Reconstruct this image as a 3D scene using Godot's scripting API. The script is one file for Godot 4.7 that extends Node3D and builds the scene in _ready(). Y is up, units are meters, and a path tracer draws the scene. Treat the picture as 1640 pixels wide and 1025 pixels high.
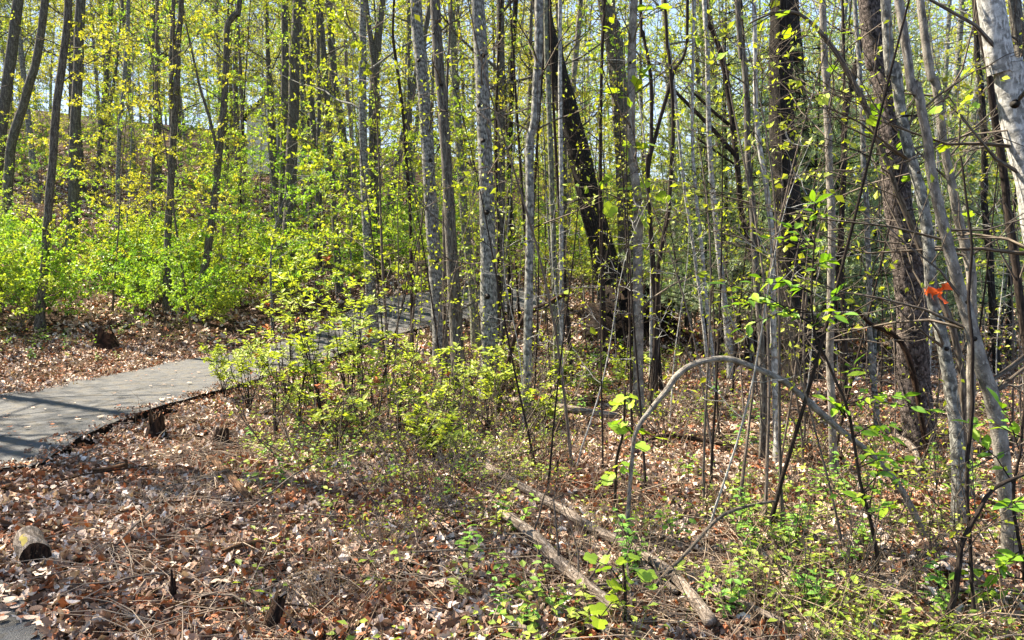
extends Node3D
# A spring wood beside an asphalt lane. Camera and light first, then terrain and lane, then trees, shrubs, logs and litter.

const F := 1207.0          # focal length in pixels of the 1640 x 1025 photograph
const HORIZON := 440.0     # pixel row of the horizon
const EYE := 1.6
var rng := RandomNumberGenerator.new()
var bump_noise := FastNoiseLite.new()
var pitch := 0.0
var M := {}
var used := {}
var lane_poly := PackedVector2Array()
var apron_poly := PackedVector2Array()
var mounds: Array = []
var crowns: Array = []
var whorls: Array = []
var blades: Array = []

class MB:
	var v := PackedVector3Array()
	var n := PackedVector3Array()
	var c := PackedColorArray()
	var uv := PackedVector2Array()
	var i := PackedInt32Array()
	func mesh() -> ArrayMesh:
		var a := []
		a.resize(Mesh.ARRAY_MAX)
		a[Mesh.ARRAY_VERTEX] = v
		a[Mesh.ARRAY_NORMAL] = n
		a[Mesh.ARRAY_COLOR] = c
		a[Mesh.ARRAY_TEX_UV] = uv
		a[Mesh.ARRAY_INDEX] = i
		var m := ArrayMesh.new()
		m.add_surface_from_arrays(Mesh.PRIMITIVE_TRIANGLES, a)
		return m
	func put(p: Vector3, nn: Vector3, cc: Color, u: Vector2) -> int:
		v.push_back(p); n.push_back(nn); c.push_back(cc); uv.push_back(u)
		return v.size() - 1
	func add_to(m: ArrayMesh, mat: Material) -> void:
		if v.size() == 0: return
		var q := mesh()
		m.add_surface_from_arrays(Mesh.PRIMITIVE_TRIANGLES, q.surface_get_arrays(0))
		m.surface_set_material(m.get_surface_count() - 1, mat)
	func tri(a: int, b: int, d: int) -> void:
		i.push_back(a); i.push_back(b); i.push_back(d)

# ---------------------------------------------------------------- naming and tree of things
func numbered(called: String) -> String:
	var k: int = used.get(called, 0)
	used[called] = k + 1
	return called if k == 0 else "%s_%03d" % [called, k]

func thing(called: String, label: String, category: String, at: Vector3, group := "", kind := "") -> Node3D:
	var o := Node3D.new()
	o.name = numbered(called)
	add_child(o)
	o.position = at
	o.set_meta("label", label)
	if category != "": o.set_meta("category", category)
	if group != "": o.set_meta("group", group)
	if kind != "": o.set_meta("kind", kind)
	return o

func part(called: String, mesh: Mesh, mat: Material, parent: Node3D) -> MeshInstance3D:
	var o := MeshInstance3D.new()
	o.name = called
	o.mesh = mesh
	if mat != null: o.material_override = mat
	parent.add_child(o, true)
	return o

func both(called: String, a: MB, ma: Material, b: MB, mb: Material, parent: Node3D) -> MeshInstance3D:   # twigs and leaves as two surfaces of one part
	var m := ArrayMesh.new()
	a.add_to(m, ma); b.add_to(m, mb)
	return part(called, m, null, parent)

func copy(o: Node3D, at: Vector3, turn: float, s: float) -> Node3D:
	var stem: String = o.get_meta("stem")
	var r: Node3D = o.duplicate()
	r.remove_meta("stem")
	r.name = numbered(stem)
	add_child(r)
	r.position = at
	r.rotation.y = turn
	r.scale = Vector3.ONE * s
	return r

# ---------------------------------------------------------------- ground and pixels
func hsmooth(x: float, z: float) -> float:
	var d := -z
	var s := 0.8 * d - 0.6 * x - 13.0
	var h := 0.0
	if s > 0.0:
		h = 0.26 * s * s / (s + 6.0)
		if s > 42.0: h = 0.26 * 42.0 * 42.0 / 48.0 + (s - 42.0) * 0.24
		if s > 80.0: h -= (s - 80.0) * 0.12
	for m in mounds:
		var q: float = (Vector2(x, z) - m.at).length_squared() / (m.r * m.r)
		if q < 9.0: h += m.h * exp(-q)
	return h

func ground_at(x: float, z: float) -> float:
	var h := hsmooth(x, z)
	var p := Vector2(x, z)
	if lane_poly.size() > 0 and (Geometry2D.is_point_in_polygon(p, lane_poly) or Geometry2D.is_point_in_polygon(p, apron_poly)):
		return h - 0.05
	return h + bump_noise.get_noise_2d(x * 6.0, z * 6.0) * 0.06 + bump_noise.get_noise_2d(x * 1.3 + 50.0, z * 1.3) * 0.10

func ray(px: float, py: float) -> Vector3:
	return Vector3((px - 820.0) / F, (512.5 - py) / F, -1.0).rotated(Vector3.RIGHT, pitch)

func hit(px: float, py: float) -> Vector3:
	var r := ray(px, py)
	var t := 1.0
	var st := 0.1
	while t < 160.0:
		var p := Vector3(0, EYE, 0) + r * t
		if p.y < ground_at(p.x, p.z):
			for k in 6:
				st *= 0.5
				t += -st if (EYE + r.y * t) < ground_at(r.x * t, r.z * t) else st
			break
		st = 0.05 + t * 0.01
		t += st
	var q := Vector3(0, EYE, 0) + r * t
	q.y = ground_at(q.x, q.z)
	return q

func at_depth(px: float, py: float, d: float) -> Vector3:   # the point of a pixel's ray on the upright plane d metres ahead
	var r := ray(px, py)
	return Vector3(0, EYE, 0) + r * (d / -r.z)

func on_lane(x: float, z: float) -> bool:
	var p := Vector2(x, z)
	return Geometry2D.is_point_in_polygon(p, lane_poly) or Geometry2D.is_point_in_polygon(p, apron_poly)

# ---------------------------------------------------------------- textures and materials
func noise_bytes(sd: int, f: float, w: int, h: int, tw: int, th: int, type := FastNoiseLite.TYPE_SIMPLEX_SMOOTH, oct := 4) -> PackedByteArray:
	var nz := FastNoiseLite.new()
	nz.seed = sd
	nz.noise_type = type
	nz.frequency = f
	nz.fractal_octaves = oct
	var im := nz.get_seamless_image(w, h)
	im.convert(Image.FORMAT_L8)
	im.resize(tw, th, Image.INTERPOLATE_CUBIC)
	return im.get_data()

func tex(b: PackedByteArray, w: int, h: int, rgb := true) -> ImageTexture:
	return ImageTexture.create_from_image(Image.create_from_data(w, h, false, Image.FORMAT_RGB8 if rgb else Image.FORMAT_L8, b))

func bark(called: String, dark: Color, light: Color, patch: Color, sx: int, sy: int, patchy: float, groove: float, relief: float, rough := 0.9) -> StandardMaterial3D:
	# dark .. light follow a stretched noise (sx, sy: the stretch), patch: lichen; all sRGB
	var S := 384
	var sd := absi(hash(called)) % 9999
	var a := noise_bytes(sd, 0.02, S / sy, S / sx, S, S)
	var g := noise_bytes(sd + 1, 0.03, S / sy, S / sx, S, S, FastNoiseLite.TYPE_SIMPLEX_SMOOTH, 2)
	var l := noise_bytes(sd + 2, 0.018, S, S, S, S)
	var fine := noise_bytes(sd + 3, 0.12, S, S, S, S, FastNoiseLite.TYPE_SIMPLEX_SMOOTH, 3)
	var o := PackedByteArray(); o.resize(S * S * 3)
	var hgt := PackedByteArray(); hgt.resize(S * S)
	for k in S * S:
		var t := a[k] / 255.0
		t = clampf((t - 0.5) * 1.6 + 0.5 + (fine[k] / 255.0 - 0.5) * 0.5, 0, 1)
		var gr := 1.0 - clampf(absf(g[k] / 255.0 - 0.5) / 0.07, 0, 1)
		var cc := dark.lerp(light, t)
		cc = cc.lerp(patch, clampf((l[k] / 255.0 - (1.0 - patchy)) * 6.0, 0, 0.8))
		o[k * 3] = int(cc.r * 255); o[k * 3 + 1] = int(cc.g * 255); o[k * 3 + 2] = int(cc.b * 255)
		hgt[k] = int(clampf(t * 0.5 + 0.5 - gr * groove * 0.5, 0, 1) * 255)
	var m := StandardMaterial3D.new()
	m.albedo_texture = tex(o, S, S)
	m.roughness = rough
	m.metallic_specular = 0.25
	m.heightmap_enabled = true
	m.heightmap_texture = tex(hgt, S, S, false)
	m.heightmap_scale = relief
	M[called] = m
	return m

func leaf_mat(called: String, tint: Color, back := 0.95, rough := 0.5) -> void:
	var m := StandardMaterial3D.new()
	m.vertex_color_use_as_albedo = true
	m.albedo_color = tint
	m.roughness = rough
	m.metallic_specular = 0.35
	if back > 0.0:
		m.backlight_enabled = true
		m.backlight = Color(back, back, back * 0.62)
	m.cull_mode = BaseMaterial3D.CULL_DISABLED
	M[called] = m

func plain(called: String, c: Color, rough := 0.85) -> void:
	var m := StandardMaterial3D.new()
	m.albedo_color = c
	m.roughness = rough
	m.metallic_specular = 0.3
	M[called] = m

func ground_mats() -> void:
	var S := 512
	var a := noise_bytes(11, 0.012, S, S, S, S)
	var b := noise_bytes(12, 0.09, S, S, S, S, FastNoiseLite.TYPE_CELLULAR, 2)
	var c := noise_bytes(13, 0.2, S, S, S, S)
	var o := PackedByteArray(); o.resize(S * S * 3)
	var hh := PackedByteArray(); hh.resize(S * S)
	for k in S * S:
		var t := clampf(a[k] / 255.0 * 0.5 + b[k] / 255.0 * 0.5, 0, 1)
		var cc := Color(0.16, 0.115, 0.085).lerp(Color(0.46, 0.36, 0.285), t * t)
		cc = cc.lerp(Color(0.10, 0.075, 0.055), clampf((c[k] / 255.0 - 0.55) * 3.0, 0, 0.7))
		o[k * 3] = int(cc.r * 255); o[k * 3 + 1] = int(cc.g * 255); o[k * 3 + 2] = int(cc.b * 255)
		hh[k] = b[k]
	var m := StandardMaterial3D.new()
	m.albedo_texture = tex(o, S, S)
	m.heightmap_enabled = true
	m.heightmap_texture = tex(hh, S, S, false)
	m.heightmap_scale = 2.5
	m.roughness = 0.95
	m.metallic_specular = 0.2
	m.uv1_triplanar = true
	m.uv1_world_triplanar = true
	m.uv1_scale = Vector3.ONE * 0.55
	M["soil"] = m
	# asphalt: aggregate grains, paler worn patches, dirt stains
	var gr := noise_bytes(21, 0.35, S, S, S, S, FastNoiseLite.TYPE_SIMPLEX, 2)
	var st := noise_bytes(22, 0.01, S, S, S, S)
	var o2 := PackedByteArray(); o2.resize(S * S * 3)
	for k in S * S:
		var t2 := gr[k] / 255.0
		var s2 := st[k] / 255.0
		var c2 := Color(0.22, 0.222, 0.23).lerp(Color(0.47, 0.47, 0.47), clampf(t2 * 0.75 + (s2 - 0.5) * 0.6, 0, 1))
		c2 = c2.lerp(Color(0.30, 0.28, 0.25), clampf((s2 - 0.56) * 6.0, 0, 0.6))
		o2[k * 3] = int(c2.r * 255); o2[k * 3 + 1] = int(c2.g * 255); o2[k * 3 + 2] = int(c2.b * 255)
	var m2 := StandardMaterial3D.new()
	m2.albedo_texture = tex(o2, S, S)
	m2.heightmap_enabled = true
	m2.heightmap_texture = tex(gr, S, S, false)
	m2.heightmap_scale = 1.2
	m2.roughness = 0.85
	m2.metallic_specular = 0.35
	m2.uv1_triplanar = true
	m2.uv1_world_triplanar = true
	m2.uv1_scale = Vector3.ONE * 0.7
	M["asphalt"] = m2

# ---------------------------------------------------------------- shapes
func tube(mb: MB, pts: PackedVector3Array, rad: PackedFloat32Array, sides: int, col := Color.WHITE, rep := 0.5, rugged := 0.0, cap := true) -> void:
	var base := mb.v.size()
	var np := pts.size()
	var ref := Vector3.RIGHT
	var t0 := (pts[1] - pts[0]).normalized()
	if absf(t0.dot(ref)) > 0.9: ref = Vector3.BACK
	var len := 0.0
	var ur := maxf(1.0, roundf(TAU * rad[0] / rep))
	for j in np:
		var t: Vector3
		if j == 0: t = t0
		elif j == np - 1: t = (pts[j] - pts[j - 1]).normalized()
		else: t = (pts[j + 1] - pts[j - 1]).normalized()
		var e1 := (ref - t * ref.dot(t)).normalized()
		var e2 := t.cross(e1)
		ref = e1
		if j > 0: len += pts[j].distance_to(pts[j - 1])
		for k in sides + 1:
			var an := TAU * (k % sides) / sides
			var nn := e1 * cos(an) + e2 * sin(an)
			var r := rad[j]
			if rugged > 0.0:
				r *= 1.0 + rugged * bump_noise.get_noise_3d(cos(an) * rad[0] * 260.0 , len * 9.0, sin(an) * rad[0] * 260.0 + pts[0].x * 40.0)
			mb.put(pts[j] + nn * r, nn, col, Vector2(ur * k / sides, len / rep))
	for j in np - 1:
		for k in sides:
			var a := base + j * (sides + 1) + k
			var c := a + sides + 1
			mb.tri(a, c, a + 1)
			mb.tri(a + 1, c, c + 1)
	if cap:
		var tt := (pts[np - 1] - pts[np - 2]).normalized()
		var ce := mb.put(pts[np - 1] + tt * rad[np - 1] * 0.3, tt, col, Vector2(0.5, len / rep))
		var l := base + (np - 1) * (sides + 1)
		for k in sides: mb.tri(l + k, ce, l + k + 1)

func leaf(mb: MB, p: Vector3, dir: Vector3, nrm: Vector3, L: float, W: float, col: Color, fine := false) -> void:
	var side := dir.cross(nrm).normalized()
	var up := side.cross(dir).normalized()
	if not fine:
		var b := p + dir * L * 0.45 + side * W * 0.5 + up * W * 0.14
		var d := p + dir * L * 0.45 - side * W * 0.5 + up * W * 0.14
		var tip := p + dir * L - up * L * 0.08
		var n1 := (tip - p).cross(b - p).normalized()
		var n2 := (d - p).cross(tip - p).normalized()
		var a0 := mb.put(p, n1, col, Vector2.ZERO)
		var a1 := mb.put(b, n1, col, Vector2.ZERO)
		var a2 := mb.put(tip, n1, col, Vector2.ZERO)
		mb.tri(a0, a1, a2)
		var c0 := mb.put(p, n2, col, Vector2.ZERO)
		var c1 := mb.put(tip, n2, col, Vector2.ZERO)
		var c2 := mb.put(d, n2, col, Vector2.ZERO)
		mb.tri(c0, c1, c2)
		return
	# five stations, midrib and two edges, folded and drooping
	var ws := [0.06, 0.36, 0.5, 0.38, 0.03]
	for sg in [-1.0, 1.0]:
		var prev := [-1, -1]
		for k in 5:
			var t := k / 4.0
			var mid := p + dir * L * t - up * L * 0.16 * t * t
			var ed: Vector3 = mid + side * sg * W * ws[k] + up * W * ws[k] * 0.35
			var nn: Vector3 = (up - side * sg * 0.35 + dir * 0.3 * t).normalized()
			var a := mb.put(mid, nn, col, Vector2.ZERO)
			var e := mb.put(ed, nn, col, Vector2.ZERO)
			if k > 0:
				if sg < 0:
					mb.tri(prev[0], prev[1], a); mb.tri(prev[1], e, a)
				else:
					mb.tri(prev[0], a, prev[1]); mb.tri(prev[1], a, e)
			prev = [a, e]

func outline_leaf(mb: MB, outline: Array, L: float, col: Color, fold := 0.25) -> void:   # half outline [along, out], base at origin, along -z, up y
	for sg in [-1.0, 1.0]:
		var prev := [-1, -1]
		for q in outline:
			var t: float = q[0]
			var mid := Vector3(0, -0.14 * L * t * t, -L * t)
			var ed := mid + Vector3(sg * L * q[1], fold * L * q[1] , -L * q[2])
			var nn := Vector3(-sg * fold, 1, -0.2 * t).normalized()
			var a := mb.put(mid, nn, col, Vector2.ZERO)
			var e := mb.put(ed, nn, col, Vector2.ZERO)
			if prev[0] >= 0:
				if sg > 0:
					mb.tri(prev[0], a, prev[1]); mb.tri(prev[1], a, e)
				else:
					mb.tri(prev[0], prev[1], a); mb.tri(prev[1], e, a)
			prev = [a, e]

func rvec() -> Vector3:
	return Vector3(rng.randf_range(-1, 1), rng.randf_range(-1, 1), rng.randf_range(-1, 1)).normalized()

func leaf_col(o: Dictionary) -> Color:
	var c: Color = o.c1.lerp(o.c2, rng.randf())
	return c * rng.randf_range(0.75, 1.2)

func cluster(mb: MB, p: Vector3, dir: Vector3, k: int, o: Dictionary) -> void:
	for q in k:
		var dd := (dir * 0.5 + rvec() + Vector3(0, o.get("droop", -0.1), 0)).normalized()
		var nn := (Vector3.UP * 0.75 + rvec() * 0.9).normalized()
		if absf(nn.dot(dd)) > 0.9: nn = Vector3.UP + dd.cross(Vector3.UP)
		var L: float = o.leaf * rng.randf_range(0.6, 1.25)
		leaf(mb, p + rvec() * o.leaf * 0.5, dd, nn, L, L * rng.randf_range(0.5, 0.75), leaf_col(o), o.get("fine", false))

func twig(mw: MB, ml: MB, p: Vector3, dir: Vector3, L: float, r: float, depth: int, o: Dictionary) -> void:
	var segs := clampi(int(L * 2.2) + 2, 3, 8)
	var pts := PackedVector3Array([p])
	var rad := PackedFloat32Array([r])
	var d := dir
	var q := p
	for k in segs:
		d = (d + rvec() * o.get("wig", 0.16) + Vector3(0, o.get("rise", 0.05), 0)).normalized()
		q += d * L / segs
		pts.push_back(q)
		rad.push_back(maxf(r * (1.0 - 0.8 * (k + 1) / segs), o.get("rmin", 0.0025)))
	tube(mw, pts, rad, 5 if r > 0.02 else 3, Color.WHITE, 0.4, 0.0, false)
	if depth <= 0:
		var nc: int = int(o.dense * L + rng.randf())
		for k in nc:
			var t := rng.randf_range(0.2, 1.0) * segs
			var a := mini(int(t), segs - 1)
			cluster(ml, pts[a].lerp(pts[a + 1], t - a), d, o.per, o)
		cluster(ml, q, d, o.per, o)
		return
	var nb: int = o.nb[depth - 1]
	for k in nb:
		var t := (0.25 + 0.75 * (k + rng.randf()) / nb) * segs
		var a := mini(int(t), segs - 1)
		var pp := pts[a].lerp(pts[a + 1], t - a)
		var ax := dir.cross(rvec()).normalized()
		var dd := dir.rotated(ax, rng.randf_range(0.5, 1.1))
		dd = (dd + Vector3(0, o.get("flat", 0.0) * -dd.y, 0)).normalized()
		twig(mw, ml, pp, dd, L * rng.randf_range(0.35, 0.6), maxf(r * 0.45, 0.003), depth - 1, o)
	twig(mw, ml, pts[segs - 1], d, L * 0.4, maxf(r * 0.4, 0.003), 0, o)

func stem_points(H: float, lean: Vector3, wob: float, n: int) -> PackedVector3Array:
	var pts := PackedVector3Array()
	var ph := rng.randf() * TAU
	var ph2 := rng.randf() * TAU
	for k in n + 1:
		var t := float(k) / n
		pts.push_back(Vector3(sin(t * 5.0 + ph) * wob * t, t * H, cos(t * 4.0 + ph2) * wob * t) + lean * t * H)
	return pts

func taper(r: float, n: int, end := 0.25) -> PackedFloat32Array:
	var a := PackedFloat32Array()
	for k in n + 1:
		var t := float(k) / n
		a.push_back(r * (lerpf(1.0, end, t) + 0.35 * exp(-t * 22.0)))
	return a

# ---------------------------------------------------------------- prototypes
func make_crown(sd: int, H: float, R: float, o: Dictionary) -> Array:   # [twig mesh, leaf mesh], base at the origin
	rng.seed = sd
	var mw := MB.new()
	var ml := MB.new()
	for k in 7:
		var t := (k + rng.randf()) / 7.0
		var an := k * 2.4 + rng.randf()
		var dd := Vector3(cos(an), rng.randf_range(0.4, 1.1), sin(an)).normalized()
		twig(mw, ml, Vector3(0, t * H * 0.75, 0), dd, R * (1.15 - 0.6 * t) * rng.randf_range(0.8, 1.2), 0.035 * (1.2 - t), 2, o)
	var res: Array = []
	for q in ["leaf_a", "leaf_b", "leaf_c"]:
		var m := ArrayMesh.new()
		mw.add_to(m, M["twig"]); ml.add_to(m, M[q])
		res.append(m)
	return res

func make_canopy(sd: int, H: float, r: float, low: float, barkm: String, leafm: String, o: Dictionary, stem: String, label: String, group: String) -> Node3D:
	rng.seed = sd
	var root := Node3D.new()
	root.set_meta("stem", stem); root.set_meta("label", label); root.set_meta("category", "tree"); root.set_meta("group", group)
	var mt := MB.new()
	var pts := stem_points(H, Vector3(rng.randf_range(-0.05, 0.05), 0, rng.randf_range(-0.03, 0.03)), rng.randf_range(0.1, 0.45), 16)
	pts[0].y = -0.3
	tube(mt, pts, taper(r, 16, 0.15), 9)
	part("trunk", mt.mesh(), M[barkm], root)
	var mw := MB.new()
	var ml := MB.new()
	for k in 26:
		var t := lerpf(low, 0.97, pow((k + rng.randf()) / 26.0, 0.9)) * 16.0
		var a := mini(int(t), 15)
		var p := pts[a].lerp(pts[a + 1], t - a)
		var an := k * 2.4 + rng.randf()
		var dd := Vector3(cos(an), rng.randf_range(0.15, 0.9), sin(an)).normalized()
		var hh := t / 16.0
		var L: float = o.reach * rng.randf_range(0.6, 1.2) * (1.2 - 0.65 * hh) * (0.55 if hh < low + 0.12 else 1.0)
		twig(mw, ml, p, dd, L, r * 0.28 * (1.1 - 0.6 * hh), 2, o)
	both("crown", mw, M[barkm], ml, M[leafm], root)
	return root

func make_sapling(sd: int, H: float, r: float, barkm: String, leafm: String, o: Dictionary, stem: String, label: String, group: String, nbr := 22, low := 0.18) -> Node3D:
	rng.seed = sd
	var root := Node3D.new()
	root.set_meta("stem", stem); root.set_meta("label", label); root.set_meta("category", "sapling"); root.set_meta("group", group)
	var mt := MB.new()
	var pts := stem_points(H, Vector3(rng.randf_range(-0.12, 0.12), 0, rng.randf_range(-0.1, 0.1)), rng.randf_range(0.05, 0.22), 12)
	pts[0].y = -0.2
	tube(mt, pts, taper(r, 12, 0.15), 7)
	part("trunk", mt.mesh(), M[barkm], root)
	var mw := MB.new()
	var ml := MB.new()
	for k in nbr:
		var t := lerpf(low, 1.0, (k + rng.randf()) / nbr) * 12.0
		var a := mini(int(t), 11)
		var an := k * 2.4 + rng.randf() * 1.5
		var dd := Vector3(cos(an), rng.randf_range(0.0, 0.6), sin(an)).normalized()
		twig(mw, ml, pts[a].lerp(pts[a + 1], t - a), dd, o.reach * rng.randf_range(0.5, 1.2) * (1.15 - 0.6 * t / 12.0), r * 0.3, 1, o)
	both("crown", mw, M[barkm], ml, M[leafm], root)
	return root

func make_shrub(sd: int, H: float, stems: int, spread: float, leafm: String, o: Dictionary, stem: String, label: String, group: String) -> Node3D:
	rng.seed = sd
	var root := Node3D.new()
	root.set_meta("stem", stem); root.set_meta("label", label); root.set_meta("category", "shrub"); root.set_meta("group", group)
	var mw := MB.new()
	var ml := MB.new()
	for k in stems:
		var an := rng.randf() * TAU
		var dd := Vector3(cos(an) * spread, 1.0, sin(an) * spread).normalized()
		twig(mw, ml, Vector3(cos(an), 0, sin(an)) * rng.randf() * 0.12 + Vector3(0, -0.05, 0), dd, H * rng.randf_range(0.6, 1.0), 0.009, o.get("depth", 1), o)
	both("foliage", mw, M["twig"], ml, M[leafm], root)
	return root

func make_pine(sd: int, H: float) -> Node3D:
	rng.seed = sd
	var root := Node3D.new()
	root.set_meta("stem", "young_pine"); root.set_meta("label", "young white pine with soft blue green needles"); root.set_meta("category", "pine"); root.set_meta("group", "young pines in the wood")
	var mt := MB.new()
	var pts := stem_points(H, Vector3.ZERO, 0.05, 10)
	pts[0].y = -0.2
	tube(mt, pts, taper(0.05, 10, 0.1), 7)
	part("trunk", mt.mesh(), M["furrow"], root)
	var mw := MB.new()
	var ml := MB.new()
	var y := 0.6
	while y < H - 0.1:
		for k in 6:
			var an := k * TAU / 6.0 + y * 3.0 + rng.randf() * 0.6
			var L := (H - y) * 0.32 + 0.3
			var dir := Vector3(cos(an), 0.25, sin(an)).normalized()
			var p0 := Vector3(pts[0].x, y, 0)
			var p1 := p0 + dir * L
			tube(mw, PackedVector3Array([p0, p0.lerp(p1, 0.5) - Vector3(0, 0.04, 0), p1]), PackedFloat32Array([0.012, 0.008, 0.003]), 3, Color.WHITE, 0.4, 0.0, false)
			for t in int(L * 24.0):
				var c := p0.lerp(p1, rng.randf_range(0.25, 1.05)) + rvec() * Vector3(0.22, 0.06, 0.22)
				var base := (dir + rvec() * 0.5).normalized()
				for nd in 13:
					var dd := (base + rvec() * 0.85).normalized()
					var nl := rng.randf_range(0.07, 0.13)
					var sd2 := dd.cross(Vector3.UP + rvec() * 0.4).normalized() * 0.0065
					var col := Color(0.28, 0.37, 0.21).lerp(Color(0.44, 0.52, 0.30), rng.randf())
					var nn := dd.cross(sd2).normalized()
					var a := ml.put(c + sd2, nn, col, Vector2.ZERO)
					var b := ml.put(c - sd2, nn, col, Vector2.ZERO)
					var e := ml.put(c + dd * nl, nn, col, Vector2.ZERO)
					if (ml.v[e] - ml.v[a]).cross(ml.v[b] - ml.v[a]).dot(nn) > 0: ml.tri(a, b, e)
					else: ml.tri(a, e, b)
		y += rng.randf_range(0.32, 0.5)
	both("crown", mw, M["furrow"], ml, M["needle"], root)
	return root

# ---------------------------------------------------------------- a tree traced from the photograph
# a.p: [pixel x, pixel y, pixel width] from the foot up; a.d: metres ahead (0: where the foot's pixel meets the ground)
func traced(a: Dictionary) -> Node3D:
	rng.seed = absi(hash(a.label + str(a.p[0])))
	var P: Array = a.p
	var foot := hit(P[0][0], P[0][1])
	var d: float = a.get("d", 0.0)
	if d <= 0.0: d = -foot.z
	else:
		foot = at_depth(P[0][0], P[0][1], d)
		foot.y = ground_at(foot.x, foot.z)
	var root := thing(a.name, a.label, a.get("cat", "tree"), foot, a.get("group", ""))
	var ctrl: Array = []
	for q in P:
		var w := at_depth(q[0], q[1], d) - foot
		ctrl.append([w, q[2] * 0.5 / F * d])
	ctrl[0][0] = Vector3(0, -0.15, 0)
	var H: float = a.get("H", 0.0)
	var lastp: Vector3 = ctrl[-1][0]
	var ld: Vector3 = (lastp - ctrl[-2][0]).normalized()
	if H > lastp.y:
		var more := H - lastp.y
		var dd := (ld + Vector3.UP * 0.6).normalized()
		var r1: float = ctrl[-1][1]
		ctrl.append([lastp + dd * more * 0.5 + rvec() * 0.15, r1 * 0.72])
		ctrl.append([lastp + (dd + Vector3.UP * 0.4).normalized() * more + rvec() * 0.2, r1 * 0.3])
	var curve := Curve3D.new()
	for k in ctrl.size():
		var tg := Vector3.ZERO
		if k > 0 and k < ctrl.size() - 1: tg = (ctrl[k + 1][0] - ctrl[k - 1][0]) * 0.16
		curve.add_point(ctrl[k][0], -tg, tg)
	var pts := PackedVector3Array()
	var rad := PackedFloat32Array()
	var sub: int = a.get("sub", 6)
	var yfoot: float = ctrl[0][0].y
	for k in ctrl.size() - 1:
		for s in sub:
			var t := float(s) / sub
			pts.push_back(curve.sample(k, t))
			var rr := lerpf(ctrl[k][1], ctrl[k + 1][1], t)
			if a.get("flare", true): rr *= 1.0 + 1.0 * exp(-(pts[-1].y - yfoot) / maxf(0.10, ctrl[0][1] * 1.3))
			rad.push_back(rr * (1.0 + 0.03 * sin(pts[-1].y * 6.0 + foot.x)))
	pts.push_back(ctrl[-1][0]); rad.push_back(maxf(ctrl[-1][1], 0.002))
	for k in range(1, pts.size() - 1): pts[k].z += bump_noise.get_noise_1d(pts[k].y * 5.0 + foot.x * 30.0) * 0.10
	var mt := MB.new()
	var rug: float = a.get("rug", 0.0)
	if rug > 0.0:    # fine rings for bark plates with real depth
		var p2 := PackedVector3Array(); var r2 := PackedFloat32Array()
		for k in pts.size() - 1:
			var n := maxi(1, int(pts[k].distance_to(pts[k + 1]) / 0.035)) if pts[k].y < 7.0 else 2
			for s in n:
				p2.push_back(pts[k].lerp(pts[k + 1], float(s) / n)); r2.push_back(lerpf(rad[k], rad[k + 1], float(s) / n))
		p2.push_back(pts[-1]); r2.push_back(rad[-1])
		tube(mt, p2, r2, 40, Color.WHITE, a.get("rep", 0.5), rug)
	else:
		tube(mt, pts, rad, 14 if ctrl[0][1] > 0.05 else 8, Color.WHITE, a.get("rep", 0.5), 0.05)
	var bk: String = a.bark
	if bk == "grey" and a.p[0][2] < 26: bk = ["grey", "grey_mossy", "grey_warm"][absi(hash(a.label)) % 3]
	part("trunk", mt.mesh(), M[bk], root)
	for fk in a.get("forks", []):
		var fp := PackedVector3Array(); var fr := PackedFloat32Array()
		for q in fk:
			fp.push_back(at_depth(q[0], q[1], d) - foot); fr.push_back(q[2] * 0.5 / F * d)
		var e := (fp[-1] - fp[-2]).normalized()
		if fp[-1].y > 5.0 or fk[-1][1] <= 0: 
			fp.push_back(fp[-1] + (e + Vector3.UP * 0.5).normalized() * 4.0); fr.push_back(fr[-1] * 0.4)
		var mf := MB.new()
		tube(mf, fp, fr, 8)
		part("limb", mf.mesh(), M[a.bark], root)
	for k in a.get("knots", []):     # dark branch scars: pixel y on the trunk and side (-1 .. 1)
		var best := 0
		for j in pts.size():
			if absf((foot + pts[j]).y - at_depth(0, k[0], d).y) < absf((foot + pts[best]).y - at_depth(0, k[0], d).y): best = j
		var an: float = k[1] * 1.2
		var rr := rad[best]
		var kd := Vector3(sin(an), 0, cos(an))
		var mk := MB.new()
		var kr := rr * 0.36
		tube(mk, PackedVector3Array([pts[best] + kd * rr * 0.7, pts[best] + kd * rr * 1.0, pts[best] + kd * rr * 1.04]), PackedFloat32Array([kr * 1.2, kr * 0.95, kr * 0.5]), 9)
		part("branch_scar", mk.mesh(), M["scar"], root)
	# side branches with a few spring leaves
	var nb: int = a.get("br", 4)
	var o: Dictionary = a.get("o", SPRIG)
	var ml := MB.new()
	for k in nb:
		var t := rng.randf_range(a.get("blow", 0.12), 0.7) * (pts.size() - 1)
		var j := int(t)
		if pts[j].y + foot.y > 7.5: j = rng.randi_range(2, maxi(3, pts.size() / 2))
		var an := rng.randf() * TAU
		var dd := Vector3(cos(an), rng.randf_range(0.1, 0.8), sin(an) * 0.7).normalized()
		var mw := MB.new()
		twig(mw, ml, pts[j], dd, rng.randf_range(0.5, 1.0) * a.get("reach", 1.3), clampf(rad[j] * 0.3, 0.004, 0.016), 1, o)
		part("branch", mw.mesh(), M["twig"], root)
	if ml.v.size() > 0: part("leaves", ml.mesh(), M[a.get("leafm", "leaf_a")], root)
	if a.get("crown", 0.0) > 0.0:
		var c: Array = crowns[rng.randi() % crowns.size()]
		var mi := part("crown", c[rng.randi() % 3], null, root)
		mi.scale = Vector3.ONE * a.crown
		mi.rotation.y = rng.randf() * TAU
		mi.position = pts[pts.size() - 1] - Vector3(0, 4.2 * a.crown, 0)
	return root

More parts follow.
